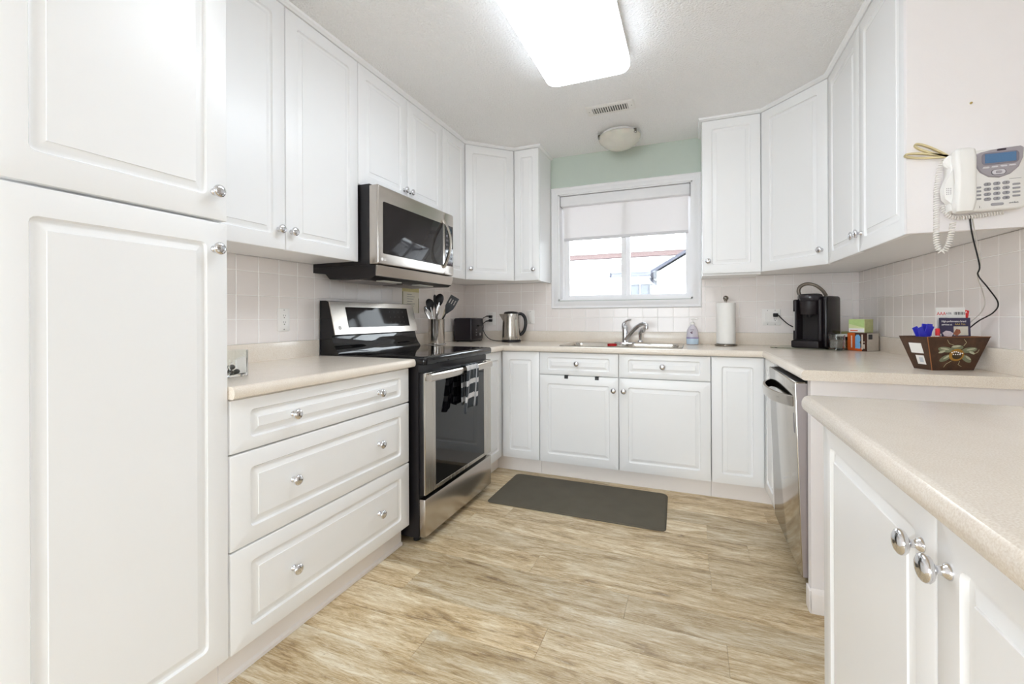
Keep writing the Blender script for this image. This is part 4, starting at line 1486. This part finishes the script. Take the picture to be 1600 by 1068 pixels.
# ------------------------------------------------------------------ glass on the drawer worktop
c = thing('glass_holder', 'square clear glass holder with pebbles beside the pantry edge', 'candle holder', (-1.495, 1.072, CT))
gx, gy = -1.495, 1.072
ls = [[(gx + x, gy + y, z) for x, y in rrect(-w, w, -w, w, .006, 3)] for w, z in ((.036, CT + .0005), (.038, CT + .003), (.038, CT + .092), (.0335, CT + .092), (.0335, CT + .012), (.028, CT + .010))]
mk('vessel', B().loops(ls), GLASS, c, 40)
PEB = mat('dark_pebble', (70, 66, 62), .35, var=.3, scale=30)
for i, (x, y, z, r) in enumerate(((.008, .012, .021, .011), (-.013, -.008, .020, .010), (.012, -.013, .020, .010), (-.012, .014, .020, .010), (0, 0, .037, .011))):
    b = B()
    b.lathe([(r * cos(t), r * .8 * sin(t)) for t in [(-90 + 22.5 * k) * pi / 180 * .999 for k in range(9)]], 12, (gx + x, gy + y, CT + z))
    mk('pebble', b, PEB if i % 2 == 0 else mat('pale_pebble', (196, 188, 176), .35), c, 60)

# ------------------------------------------------------------------ soap bottle
c = thing('soap_bottle', 'clear hand soap pump bottle with lilac and blue label', 'soap bottle', (.012, 3.425, CT), radians(5))
LILAC = mat('lilac_liquid', (232, 226, 236), .15, var=.03, trans=.35)


def oval(a, b_, z, n=24):
    return [(a * cos(2 * pi * k / n), b_ * sin(2 * pi * k / n), z) for k in range(n)]


mk('body', B().loops([oval(.036, .022, .0005), oval(.040, .025, .004), oval(.0405, .025, .06), oval(.036, .023, .105), oval(.024, .018, .128), oval(.014, .013, .138), oval(.013, .013, .146)]), LILAC, c, 60, False)
mk('blue_band', B().loops([oval(.0404, .0254, .006), oval(.0411, .0256, .045)], cap0=False, cap1=False), mat('pale_blue_band', (186, 206, 222), .4), c, 60, False)
mk('violet_band', B().loops([oval(.0412, .0257, .045), oval(.0412, .0257, .055)], cap0=False, cap1=False), mat('violet_band', (150, 138, 176), .4), c, 60, False)
mk('collar', B().lathe([(.015, .1455), (.015, .158), (.008, .162)], 18), WHITE_PLASTIC, c, world=False)
mk('pump', B().lathe([(.0045, .161), (.0045, .180), (.012, .182), (.012, .190)], 14).tube([(0, 0, .186), (.02, -.01, .187), (.034, -.017, .183)], .005, 8), WHITE_PLASTIC, c, world=False)
for dx, dz, r in ((-.012, .088, .005), (-.005, .093, .004), (-.006, .083, .004)):
    mk('leaf_mark', B().lathe([(r, -.0252), (r, -.0258)], 12, (dx, 0, dz), 'Y'), mat('plum_mark', (92, 60, 84), .5), c, 0, False)
text('label_text', 'soap', .013, DIM, c, (-.004, -.0245, .110), (R90, 0, 0))

# ------------------------------------------------------------------ paper towel
c = thing('paper_towel_holder', 'steel paper towel stand with ball finial on the back worktop', 'paper towel holder', (.226, 3.390, CT))
NICKEL = mat('satin_nickel', (138, 130, 120), .25, 1.0, var=.02)
mk('base', B().lathe([(.070, .0005), (.072, .004), (.071, .010), (.062, .0135), (.020, .015)], 36), NICKEL, c, 50, False)
mk('rod', B().lathe([(.006, .0145), (.006, .305)], 12), STEEL_V, c, world=False)
mk('finial', B().lathe([(.008, .305), (.0105, .310)] + [(.0175 * cos(t), .328 + .0175 * sin(t)) for t in [(-58 + 14.8 * k) * pi / 180 for k in range(11)]], 20), NICKEL, c, 60, False)
c = thing('paper_towel_roll', 'full white paper towel roll on the steel stand', 'paper towel', (.226, 3.390, CT + .0155))
mk('roll', B().lathe([(.021, 0), (.060, .0005), (.0605, .004), (.0605, .276), (.060, .2795), (.021, .280)], 40, caps=False), PAPER, c, 50, False)
mk('core', B().lathe([(.0212, 0), (.0212, .280), (.0195, .280), (.0195, 0)], 24, caps=False), mat('cardboard', (180, 160, 132), .8), c, 50, False)

# ------------------------------------------------------------------ glass board and coffee maker
c = thing('glass_board', 'thin greenish glass cutting board under the coffee maker', 'cutting board', (.695, 3.285, CT), radians(-24))
mk('sheet', B().loops([[(x, y, z) for x, y in rrect(-.19, .19, -.13, .13, .012, 4)] for z in (.0022, .0065)]), GREEN_GLASS, c, 40, False)
for x in (-.17, .17):
    for y in (-.11, .11):
        mk('foot', B().lathe([(.006, .0004), (.006, .0022)], 10, (x, y, 0)), mat('clear_rubber', (200, 206, 196), .5), c, world=False)

CZ = CT + .0068
c = thing('coffee_maker', 'black single-serve coffee maker with raised grey handle', 'coffee maker', (.728, 3.276, CZ), radians(-35))
# local: front faces -Y, width .175, depth .23 centred
KB = mat('black_brewer', (34, 28, 31), .42, var=.06)
mk('tower', B().rbox(-.087, .088, -.020, .115, .0005, .318, .012, 3), KB, c, world=False)
mk('side_tank', B().rbox(.060, .0905, -.075, .113, .004, .314, .012, 3), mat('smoky_tank', (26, 22, 25), .2, var=.05), c, world=False)
mk('base', B().rbox(-.092, .062, -.125, -.015, .0005, .045, .008, 3), KB, c, world=False)
mk('drip_tray', B().rbox(-.080, .050, -.122, -.030, .0448, .049, .002, 1), BLACK_PLASTIC, c, world=False)
mk('front_column', B().rbox(-.092, -.068, -.100, .030, .040, .300, .010, 3).rbox(.040, .062, -.085, .020, .040, .300, .009, 3), KB, c, world=False)
mk('cup_recess', B().rbox(-.070, .045, -.024, -.016, .045, .270, .003, 1), mat('dark_recess', (38, 33, 33), .6), c, world=False)
mk('brew_head', B().lathe([(.046, .205), (.050, .212), (.052, .272), (.054, .290)], 28, (-.012, -.062, 0)), KB, c, 50, False)
mk('lid', B().lathe([(.056, .286), (.064, .292), (.066, .316), (.062, .328), (.050, .333), (.001, .334)], 32, (-.010, -.058, 0)), mat('black_lid', (44, 40, 46), .2, coat=.3), c, 50, False)
mk('nozzle', B().lathe([(.010, .188), (.014, .206)], 14, (-.012, -.062, 0)), BLACK_PLASTIC, c, world=False)
GH = mat('warm_grey_handle', (112, 102, 92), .32, .4)
hp_ = smooth_path([(-.060, -.068, .318), (-.070, -.070, .352), (-.058, -.068, .382), (-.024, -.060, .396), (.016, -.046, .384), (.046, -.026, .352), (.060, -.010, .318)], 6)
ls = []
for i, p in enumerate(hp_):
    t_ = (hp_[min(i + 1, len(hp_) - 1)] - hp_[max(i - 1, 0)]).normalized()
    sd = Vector((-.25, .97, 0))
    n_ = t_.cross(sd).normalized()
    ls.append([tuple(p + sd * a + n_ * b_) for a, b_ in ((-.015, -.005), (-.011, -.009), (.011, -.009), (.015, -.005), (.015, .005), (.011, .009), (-.011, .009), (-.015, .005))])
mk('handle', B().loops(ls), GH, c, 50, False)
mk('chrome_strip', B().rbox(-.087, -.079, -.1035, -.098, .105, .225, .002, 1), mat('pale_strip', (214, 212, 210), .3, .3), c, world=False)

cord(c, 'power_cord', [(.560, YT - .028, 1.126), (.585, YT - .04, 1.095), (.615, 3.47, 1.06), (.655, 3.43, 1.035), (.688, 3.40, 1.02)], .0035, RUBBER,
     'black cord from the wall plug to the coffee maker', B().rbox(.533, .561, YT - .026, YT + .0015, 1.113, 1.138, .004))

c = thing('glass_tumbler', 'cut glass tumbler in front of the coffee maker', 'tumbler', (.790, 3.110, CZ))
b = B()
ls = []
for r, z in ((.033, .0005), (.035, .004), (.042, .086), (.0395, .086), (.032, .010), (.001, .009)):
    l = []
    for k in range(32):
        rr = r * (1 + (.025 if (k % 2 and .003 < z < .05 and r > .027) else 0))
        l.append((rr * cos(2 * pi * k / 32), rr * sin(2 * pi * k / 32), z))
    ls.append(l)
mk('glass', b.loops(ls), GLASS, c, 25, False)
mk('sweetener', B().lathe([(.029, .0105), (.0315, .012), (.034, .048), (.020, .056), (.001, .053)], 18), mat('grey_packets', (140, 134, 128), .6, var=.65, scale=160), c, 40, False)
c = thing('glass_jar', 'small glass jar with white lid between tumbler and orange box', 'jar', (.862, 3.232, CT))
mk('jar_glass', B().lathe([(.034, .0005), (.036, .004), (.036, .070), (.033, .078), (.030, .078), (.0325, .068), (.0325, .008), (.001, .006)], 28), GLASS, c, 40, False)
mk('contents', B().lathe([(.0315, .0085), (.0315, .055), (.001, .056)], 24), mat('brown_granules', (126, 84, 44), .8, var=.5, scale=120), c, 40, False)
mk('lid', B().lathe([(.038, .0785), (.039, .080), (.039, .090), (.036, .093), (.001, .0935)], 28), WHITE_PLASTIC, c, 40, False)

# boxes by the corner
BR = radians(-50)
c = thing('coffee_box', 'orange and brown coffee pod box near the right wall corner', 'box', (.931, 3.158, CT), BR)
mk('carton', B().rbox(-.054, .054, -.048, .048, .0005, .104, .0015, 1), mat('dark_brown_card', (74, 44, 30), .55, var=.06), c, world=False)
mk('orange_panel', B().rbox(-.0535, -.012, -.0488, -.0478, .001, .1035, .0003, 1).rbox(-.0135, .026, -.0488, -.0478, .001, .020, .0003, 1), mat('orange_print', (206, 92, 28), .5), c, 0, False)
mk('blue_carton_picture', B().loops([[(x, y, z) for x, z in ((-.010, .014), (.018, .014), (.018, .040), (.014, .050), (.019, .062), (.018, .082), (.010, .094), (-.002, .094), (-.010, .082))] for y in (-.0480, -.0492)]), mat('sky_blue_print', (120, 176, 220), .5, var=.15, scale=80), c, 0, False)
for x, z0, z1 in ((-.030, .018, .088), (.028, .010, .095), (.038, .050, .056), (.038, .015, .040)):
    mk('lettering_block', B().rbox(x - .0035, x + .0035, -.0492, -.0484, z0, z1, .0003, 1), mat('cream_print', (226, 214, 196), .6, var=.3, scale=150), c, 0, False)
mk('side_panel', B().rbox(.0538, .0546, -.0475, .0475, .002, .103, .0003, 1), mat('grey_print_panel', (190, 182, 172), .6, var=.12, scale=60), c, 0, False)
mk('dark_square', B().rbox(.0543, .0552, -.038, -.006, .068, .096, .0003, 1), INK, c, 0, False)
c = thing('tea_box', 'small lime green tea box on top of the orange coffee box', 'box', (.925, 3.166, CT + .1045), BR)
mk('carton', B().rbox(-.046, .042, -.036, .036, .0005, .079, .0015, 1), mat('lime_card', (222, 228, 176), .55, var=.06), c, world=False)
mk('green_panel', B().loops([[(-.044, y, .078), (.041, y, .078), (.041, y, .030), (-.044, y, .052)][::-1] for y in (-.0358, -.0368)]), mat('leaf_green_print', (188, 214, 140), .5, var=.12, scale=50), c, 0, False)
mk('white_panel', B().rbox(-.044, .041, -.0369, -.0359, .003, .026, .0003, 1), WHITE_INK, c, 0, False)
mk('lettering_block', B().rbox(-.036, .006, -.0374, -.0368, .009, .016, .0002, 1), mat('orange_letters', (226, 120, 80), .5), c, 0, False)
mk('side_panel', B().rbox(.0418, .0428, -.035, .035, .003, .077, .0003, 1), mat('olive_side', (178, 180, 130), .6, var=.2, scale=50), c, 0, False)
c = thing('tin_box', 'olive and black tin half hidden behind the glass jar', 'tin', (.915, 3.330, CT), radians(-40))
mk('tin', B().rbox(-.035, .035, -.028, .028, .0005, .076, .003), BLACK_PLASTIC, c, world=False)
mk('lid', B().rbox(-.0355, .0355, -.0285, .0285, .0762, .106, .003), mat('olive_tin', (166, 160, 112), .4), c, world=False)

# ------------------------------------------------------------------ painted planter and its contents
PR = radians(20.5)
PC = Vector((.886, 2.165, CT))
c = thing('wooden_planter', 'dark painted wooden box with flower motif on the right worktop', 'box', PC, PR)


def paint_wood():
    m = mat('aged_brown_paint', (72, 47, 30), .5, var=.55, scale=40, bump=.2, bscale=90)
    return m


def trap(z, t=0.0):
    k = z / .125
    hx, hy = .075 + .0375 * k - t, .038 + .024 * k - t
    return hx, hy


def ring(z, t):
    hx, hy = trap(z, t)
    return [(-hx, -hy, z), (hx, -hy, z), (hx, hy, z), (-hx, hy, z)]


mk('box', B().loops([ring(.0005, 0), ring(.125, 0), ring(.125, .005), ring(.006, .005)]), paint_wood(), c, 0, False)
EDGE = mat('worn_orange_edge', (150, 94, 52), .6, var=.2, scale=60)
a0, a1 = ring(.001, -.0006), ring(.125, -.0006)
mk('worn_edge', B().tube([a0[0], a1[0]], .0016, 6).tube([a1[0], a1[1]], .0012, 6), EDGE, c, world=False)


def on_front(x, z, off=.0008):
    hx, hy = trap(z)
    return (x, -hy - off, z)


def blob(name, cx, cz, a, b_, rot, m, off):
    l0, l1 = [], []
    for k in range(16):
        t = 2 * pi * k / 16
        x, z = a * cos(t), b_ * sin(t)
        X, Z = cx + x * cos(rot) - z * sin(rot), cz + x * sin(rot) + z * cos(rot)
        l0.append(on_front(X, Z, 0))
        l1.append(on_front(X, Z, off))
    mk(name, B().loops([l0, l1]), m, c, 0, False)


LEAF = mat('sage_leaf_paint', (118, 122, 96), .6, var=.3, scale=90)
for x, z, a, b_, r in ((-.040, .078, .028, .010, -.15), (.044, .076, .028, .010, .15), (-.036, .046, .022, .010, .5), (.040, .044, .022, .010, -.6), (0, .086, .022, .009, 0)):
    blob('painted_leaf', x, z, a, b_, r, LEAF, .0008)
for x, z, a, b_, r in ((-.044, .081, .017, .0035, -.2), (.050, .079, .016, .0035, .2), (-.032, .050, .014, .0035, .6), (.046, .047, .013, .0035, -.6), (-.004, .090, .016, .004, .1), (-.052, .070, .012, .004, .3), (.056, .066, .012, .004, -.4)):
    blob('painted_leaf', x, z, a, b_, r, mat('pale_leaf_stroke', (176, 176, 150), .6, var=.2, scale=120), .0010)
blob('painted_flower', .002, .058, .027, .023, 0, mat('ochre_paint', (160, 116, 40), .6, var=.3, scale=60), .0011)
blob('painted_flower', .004, .056, .018, .014, 0, mat('umber_paint', (66, 50, 26), .6, var=.2, scale=60), .0014)
for i in range(6):
    blob('painted_dot', -.016 + i * .0075, .067 + .003 * sin(i), .0028, .0022, 0, WHITE_INK, .0017)
for i in range(4):
    blob('painted_dot', -.010 + i * .0078, .060, .0024, .0019, 0, WHITE_INK, .0017)
STEM = mat('painted_stem', (164, 156, 120), .6)
for pts in ([(-.012, .094), (-.030, .100), (-.040, .114)], [(.022, .092), (.030, .104), (.020, .116)], [(-.012, .036), (-.030, .024), (-.036, .012)], [(.018, .034), (.014, .022), (.028, .014)], [(.062, .060), (.076, .068), (.080, .078)]):
    mk('painted_stem', B().tube([on_front(x, z, .0004) for x, z in pts], .0009, 5), STEM, c, 0, False)


def on_side(y, z, off=.0008):
    hx, hy = trap(z)
    return (-hx - off, y, z)


for z0, z1, y0, y1 in ((.062, .100, -.026, .026), (.020, .054, -.022, .012)):
    mk('sticker', B().loops([[on_side(y1, z0, o), on_side(y0, z0, o), on_side(y0, z1, o), on_side(y1, z1, o)] for o in (.0, .0008)]), PAPER, c, 0, False)
mk('sticker_print', B().loops([[on_side(.000, .028, o), on_side(-.016, .028, o), on_side(-.016, .046, o), on_side(.000, .046, o)] for o in (.0008, .0012)]), mat('grey_print', (196, 200, 206), .6), c, 0, False)


def in_planter(x, y, z):
    return PC + Vector((x * cos(PR) - y * sin(PR), x * sin(PR) + y * cos(PR), z))


def card(name, label, x, y, z0, w, h, m, lean=0.0, tilt=0.0, turn=0.0, cat='card'):
    t = thing(name, label, cat, in_planter(x, y, z0))
    t.rotation_euler = (lean, tilt, PR + turn)
    mk('sheet', B().box(-w / 2, w / 2, -.0006, .0006, 0, h), m, t, 0, False)
    return t


FACE = (R90, 0, 0)
t = card('mail_envelope', 'white printed envelope standing tallest in the painted box', .048, .010, .040, .108, .194, PAPER, -.06, 0)
text('print', 'AAA', .017, RED, t, (-.036, -.0009, .170), FACE)
text('print', '4.0%', .011, DIM, t, (-.008, -.0009, .171), FACE)
for i in range(11):
    mk('barcode_bar', B().box(.012 + i * .0036, .012 + i * .0036 + (.0022 if i % 3 else .0012), -.0009, -.0005, .166, .177), INK, t, 0, False)
text('print', 'PRSRT STD', .006, DIM, t, (-.028, -.0009, .153), FACE)
mk('print_dot', B().box(.018, .022, -.0009, -.0005, .150, .154), INK, t, 0, False)
t = card('postcard', 'dark violet advertising card in front of the white envelope', .036, -.012, .030, .114, .164, mat('dark_violet_print', (62, 56, 84), .4, var=.2, scale=40), -.03, 0.0)
text('print', 'High-performance brand', .0105, WHITE_INK, t, (-.049, -.0009, .151), FACE, 'LEFT', xs=.86)
text('print', 'services at', .0105, WHITE_INK, t, (-.049, -.0009, .139), FACE, 'LEFT', xs=.86)
text('print', 'AAA Tire', .0105, mat('gold_ink', (206, 180, 96), .5), t, (.000, -.0009, .140), FACE, 'LEFT', xs=.92)
mk('picture', B().box(-.005, .048, -.0010, -.0005, .098, .132), mat('pale_picture', (214, 206, 192), .5, var=.15, scale=50), t, 0, False)
mk('picture_car', B().loops([[(x, y, z) for x, z in ((-.047, .108), (-.040, .096), (-.015, .092), (-.006, .106), (-.018, .114), (-.034, .116))] for y in (-.0005, -.0010)]), mat('pale_car_print', (214, 200, 206), .5, var=.3, scale=120), t, 0, False)
mk('picture_hand', B().loops([[(x, y, z) for x, z in ((-.008, .104), (.006, .096), (.020, .108), (.018, .120), (.004, .122))] for y in (-.0010, -.0013)]), mat('rust_print', (160, 96, 70), .5, var=.3, scale=120), t, 0, False)
t = card('folded_leaflet', 'white leaflet between the violet card and the red card', .074, .002, .070, .028, .124, PAPER, -.05, .17)
t = card('red_card', 'red printed card at the right of the painted box', .072, .022, .070, .040, .160, RED, -.06, .23)
text('print', 'AAA', .011, WHITE_INK, t, (.002, -.0009, .152), FACE)
c = thing('pen', 'red capped marker standing in the painted box', 'pen', in_planter(-.040, -.022, .03))
mk('barrel', B().lathe([(.0055, 0), (.0055, .098)], 12), WHITE_PLASTIC, c, world=False)
mk('cap', B().lathe([(.0068, .0985), (.0068, .122), (.005, .125)], 12), RED, c, world=False)
c = thing('folded_note', 'crumpled white note beside the red marker in the painted box', 'paper', in_planter(-.030, -.002, .05))
mk('sheet', B().add([(-.014, 0, 0), (.014, .004, 0), (.016, -.004, .084), (-.004, .003, .092), (-.015, -.003, .078)], [(0, 1, 2, 3, 4)]).add([(-.014, .006, 0), (.014, .008, 0), (.012, .006, .080), (-.012, .009, .086)], [(0, 1, 2, 3)]), PAPER, c, 0, False)
for i, (x, y, ry_, zz, lab) in enumerate(((-.080, -.014, -.42, .076, 'leaning furthest left'), (-.070, .008, .10, .080, 'standing upright in the middle'), (-.086, .014, .42, .080, 'leaning right toward the marker'))):
    c = thing('bag_clip', 'blue plastic bag clip in the painted box, %s' % lab, 'clip', in_planter(x + .01, y, zz), group='blue clips in the painted box')
    c.rotation_euler = (0, ry_, PR)
    c.scale = (1.25, 1.25, 1.12)
    for s in (-1, 1):
        mk('jaw', B().loops([[(-.012, .004 * s - .0015, 0), (.012, .004 * s - .0015, 0), (.012, .004 * s + .0015, 0), (-.012, .004 * s + .0015, 0)],
                             [(-.012, .003 * s - .0015, .03), (.012, .003 * s - .0015, .03), (.012, .003 * s + .0015, .03), (-.012, .003 * s + .0015, .03)],
                             [(-.007, .009 * s - .0015, .082), (.007, .009 * s - .0015, .082), (.007, .009 * s + .0015, .082), (-.007, .009 * s + .0015, .082)]]), BLUE_PLASTIC, c, 0, False)
    mk('spring', B().lathe([(.004, -.013), (.004, .013)], 10, (0, 0, .032), 'X'), BLUE_PLASTIC, c, world=False)

# ------------------------------------------------------------------ telephone on the cabinet end
PY = 1.9305
phone = c = thing('telephone', 'white corded desk telephone mounted on the upper cabinet end panel', 'telephone', (.885, PY, 1.45))
PHW = mat('phone_white', (240, 238, 235), .38, var=.01)
mk('base', B().loops([[(x, y, z) for x, z in rrect(.800 + i, .974 - i, 1.452 + i + dz, 1.648 - i, .018, 5)] for i, y, dz in
                      ((.010, PY - .0005, .012), (.002, PY - .015, .004), (0, PY - .040, 0), (.001, PY - .050, 0), (.006, PY - .056, .001))]), PHW, c, 45)
FYp = PY - .056
ckb = mk('cradle', B().rbox(.790, .846, FYp + .006, PY - .002, 1.458, 1.640, .008), PHW, c)


def console_outline(k):
    pts = [(.843, 1.630), (.860, 1.637), (.885, 1.642), (.920, 1.645), (.955, 1.646), (.962, 1.640), (.960, 1.610), (.950, 1.582), (.930, 1.562), (.905, 1.553), (.880, 1.558), (.860, 1.574), (.848, 1.598)]
    cxx, czz = .904, 1.603
    return [(cxx + (x - cxx) * k, czz + (z - czz) * k) for x, z in pts]


SIL = mat('silver_console', (168, 162, 168), .35, .3)
con = mk('console', B().loops([[(x, y, z) for x, z in console_outline(k)] for k, y in ((1.0, FYp + .001), (1.0, FYp - .004), (.96, FYp - .006))]), SIL, c, 30)
mk('bezel', B().loops([[(x, y, z) for x, z in rrect(.861 + i, .951 - i, 1.594 + i, 1.634 - i, .012, 4)] for i, y in ((0, FYp - .0055), (.002, FYp - .0075))]), mat('mid_grey_bezel', (132, 128, 140), .35), con)
mk('screen', B().rbox(.869, .943, FYp - .0082, FYp - .007, 1.600, 1.629, .0004, 1), mat('blue_lcd', (84, 120, 160), .15, var=.08, scale=200), con)
mk('indicator', B().loops([[(x, y, z) for x, z in rrect(.898, .920, 1.6365, 1.6425, .003, 3)] for y in (FYp - .005, FYp - .0075)]), mat('dark_plum', (56, 44, 52), .3), con)
KEYM = mat('grey_key', (158, 156, 160), .4)


def pill(name, x, z, w, h, m, parent, dy=.0, depth=.0022):
    return mk(name, B().loops([[(xx, y, zz) for xx, zz in rrect(x - w / 2 + i, x + w / 2 - i, z - h / 2 + i, z + h / 2 - i, h / 2, 4)] for i, y in ((0, FYp + dy + .0006), (0, FYp + dy - depth * .6), (.0008, FYp + dy - depth))]), m, parent, 40)


for i, x in enumerate((.872, .8925, .9135, .934)):
    pill('soft_key', x, 1.5865 + .0004 * i, .016, .0055, mat('pale_key', (214, 212, 216), .35), con, -.0058, .0035)
pill('nav_ring', .902, 1.570, .036, .018, mat('dark_ring', (104, 100, 108), .4), con, -.0055, .0016)
pill('nav_plate', .902, 1.570, .032, .015, mat('pale_key', (214, 212, 216), .35), con, -.0060, .0022)
pill('nav_pad', .902, 1.570, .015, .008, SIL, con, -.0072, .0025)
digits = ['1', '2', '3', '4', '5', '6', '7', '8', '9', '*', '0', '#']
for r in range(4):
    for q_ in range(3):
        x, z = .878 + .022 * q_, 1.535 - .0158 * r + .0004 * q_
        k = pill('key', x, z, .0175, .0105, KEYM, c)
        text('digit', digits[r * 3 + q_], .0085, INK, k, Vector((x, FYp - .0024, z)) - wloc(k), FACE)
for j in range(4):
    pill('side_key', .946, 1.529 - .0122 * j, .0185, .0058, KEYM, c)
    pill('side_key', .854, 1.527 - .0122 * j, .0185, .0058, KEYM, c)
pill('volume_key', .901, 1.470, .031, .0085, KEYM, c)
text('print', 'uniden', .0082, INK, c, Vector((.940, FYp - .0004, 1.472)) - wloc(c), FACE)
text('print', '1.', .010, INK, c, Vector((.860, FYp - .0004, 1.464)) - wloc(c), FACE)
mk('trim_line', B().box(.930, .958, FYp - .0004, FYp + .0002, 1.5465, 1.5475), DIM, c, 0)
# handset
hs_ = mk('handset', B().loops([[(x, y, z) for x, y in rrect(.818 - w, .818 + w, yy - d_, yy + d_, .010, 4)] for z, w, d_, yy in
                              ((1.449, .018, .010, FYp + .000), (1.453, .023, .016, FYp - .002), (1.480, .0265, .019, FYp - .005), (1.510, .0255, .015, FYp - .012), (1.550, .0245, .013, FYp - .016),
                               (1.590, .0250, .015, FYp - .013), (1.620, .0265, .019, FYp - .007), (1.648, .025, .018, FYp - .004), (1.656, .018, .010, FYp - .001))]), PHW, c, 50)
mk('earpiece', B().lathe([(.022, FYp + .026), (.024, FYp + .016), (.020, FYp + .010)], 20, (.800, 0, 1.622), 'Y'), PHW, hs_)
mk('mouthpiece', B().loops([[(x, y, z) for x, z in ((.7965, 1.478), (.776, 1.500), (.772, 1.535), (.780, 1.560), (.797, 1.600))] for y in (FYp + .004, FYp + .030)]), PHW, hs_, 50)
for i in range(4):
    for j in range(3):
        mk('hole', B().lathe([(.0012, FYp + .0041), (.0012, FYp + .0034)], 8, (.780 + .005 * j, 0, 1.515 + .006 * i), 'Y'), DIM, hs_, 0)


def helix(path, R, turns, n=9):
    P_ = smooth_path(path, 30)
    out = []
    L_ = [0]
    for i in range(1, len(P_)):
        L_.append(L_[-1] + (P_[i] - P_[i - 1]).length)
    N_ = turns * n
    j = 0
    up = None
    for k in range(N_ + 1):
        s = L_[-1] * k / N_
        while j < len(L_) - 2 and L_[j + 1] < s:
            j += 1
        f = (s - L_[j]) / max(1e-9, L_[j + 1] - L_[j])
        p = P_[j].lerp(P_[j + 1], f)
        t_ = (P_[j + 1] - P_[j]).normalized()
        if up is None:
            up = Vector((0, 1, 0))
        up = (up - t_ * up.dot(t_)).normalized()
        sd = t_.cross(up)
        a = 2 * pi * k / n
        out.append(p + (up * cos(a) + sd * sin(a)) * R)
    return out


CY = PY - .013
hc = mk('handset_cord', B().tube(helix([(.787, CY - .012, 1.640), (.775, CY - .004, 1.600), (.770, CY, 1.530), (.769, CY, 1.440), (.769, CY, 1.365), (.781, CY, 1.331), (.797, CY, 1.350), (.807, CY, 1.392), (.812, CY, 1.430)], .0068, 54), .0019, 5), WHITE_PLASTIC, phone, 60)
mk('handset_cord', B().tube(helix([(.782, CY, 1.488), (.792, CY - .002, 1.460), (.812, CY - .004, 1.444), (.850, CY - .004, 1.442), (.935, CY - .004, 1.450)], .0060, 26), .0019, 5), WHITE_PLASTIC, phone, 60)
cord(phone, 'power_cord', [(.856, PY - .008, 1.452), (.867, 1.932, 1.385), (.893, 1.95, 1.285), (.905, 1.985, 1.255), (.965, 2.060, 1.215), (1.006, 2.090, 1.162), (1.010, 2.125, 1.128), (.998, 2.185, 1.098), (.985, 2.235, 1.06)], .0022, RUBBER,
     'thin black cord running from the telephone down behind the painted box')
cord(phone, 'line_cord', [(.862, PY - .008, 1.452), (.876, 1.935, 1.385), (.900, 1.96, 1.300), (.915, 2.01, 1.255), (.960, 2.080, 1.205), (.985, 2.120, 1.160), (.990, 2.160, 1.125), (.985, 2.205, 1.095), (.978, 2.240, 1.06)], .0018, mat('clear_grey_cord', (206, 200, 192), .4),
     'pale flat phone line beside the thin black cord')
# straw loops behind the phone
STRAW = mat('dried_straw', (214, 200, 156), .6, var=.25, scale=60, stretch=(.1, 1, 1))
for lab, tip, wd in (('upper', (.712, 1.702), .011), ('lower', (.684, 1.669), .010)):
    c = thing('straw_loop', '%s of two dried straw loops tucked behind the telephone' % lab, 'straw', (.795, PY - .01, 1.655), group='straw loops behind the telephone')
    a_, t_ = Vector((.800, 1.650)), Vector(tip)
    d_ = (t_ - a_).normalized()
    n_ = Vector((-d_.y, d_.x))
    L_ = (t_ - a_).length
    pts = []
    for k in range(25):
        th = k / 24 * 2 * pi
        s = L_ * (.5 - .5 * cos(th))
        w_ = wd * sin(th) * (.35 + .65 * s / L_)
        p = a_ + d_ * s + n_ * w_
        pts.append((p.x, p.y))
    b = B()
    ls = []
    for x, z in pts:
        ls.append([(x, PY - .004, z - .002), (x, PY - .014, z - .003), (x + .001, PY - .014, z + .003), (x + .001, PY - .004, z + .002)])
    mk('blade', b.loops(ls), STRAW, c, 50)
c = mk('wall_screw', B().lathe([(.0035, PY - .0005), (.0035, PY - .004), (.002, PY - .006)], 12, (.864, 0, 1.821), 'Y'), mat('brass_screw', (190, 168, 110), .35, .8))
tag(c, 'tiny brass screw in the cabinet end panel above the telephone', 'screw')
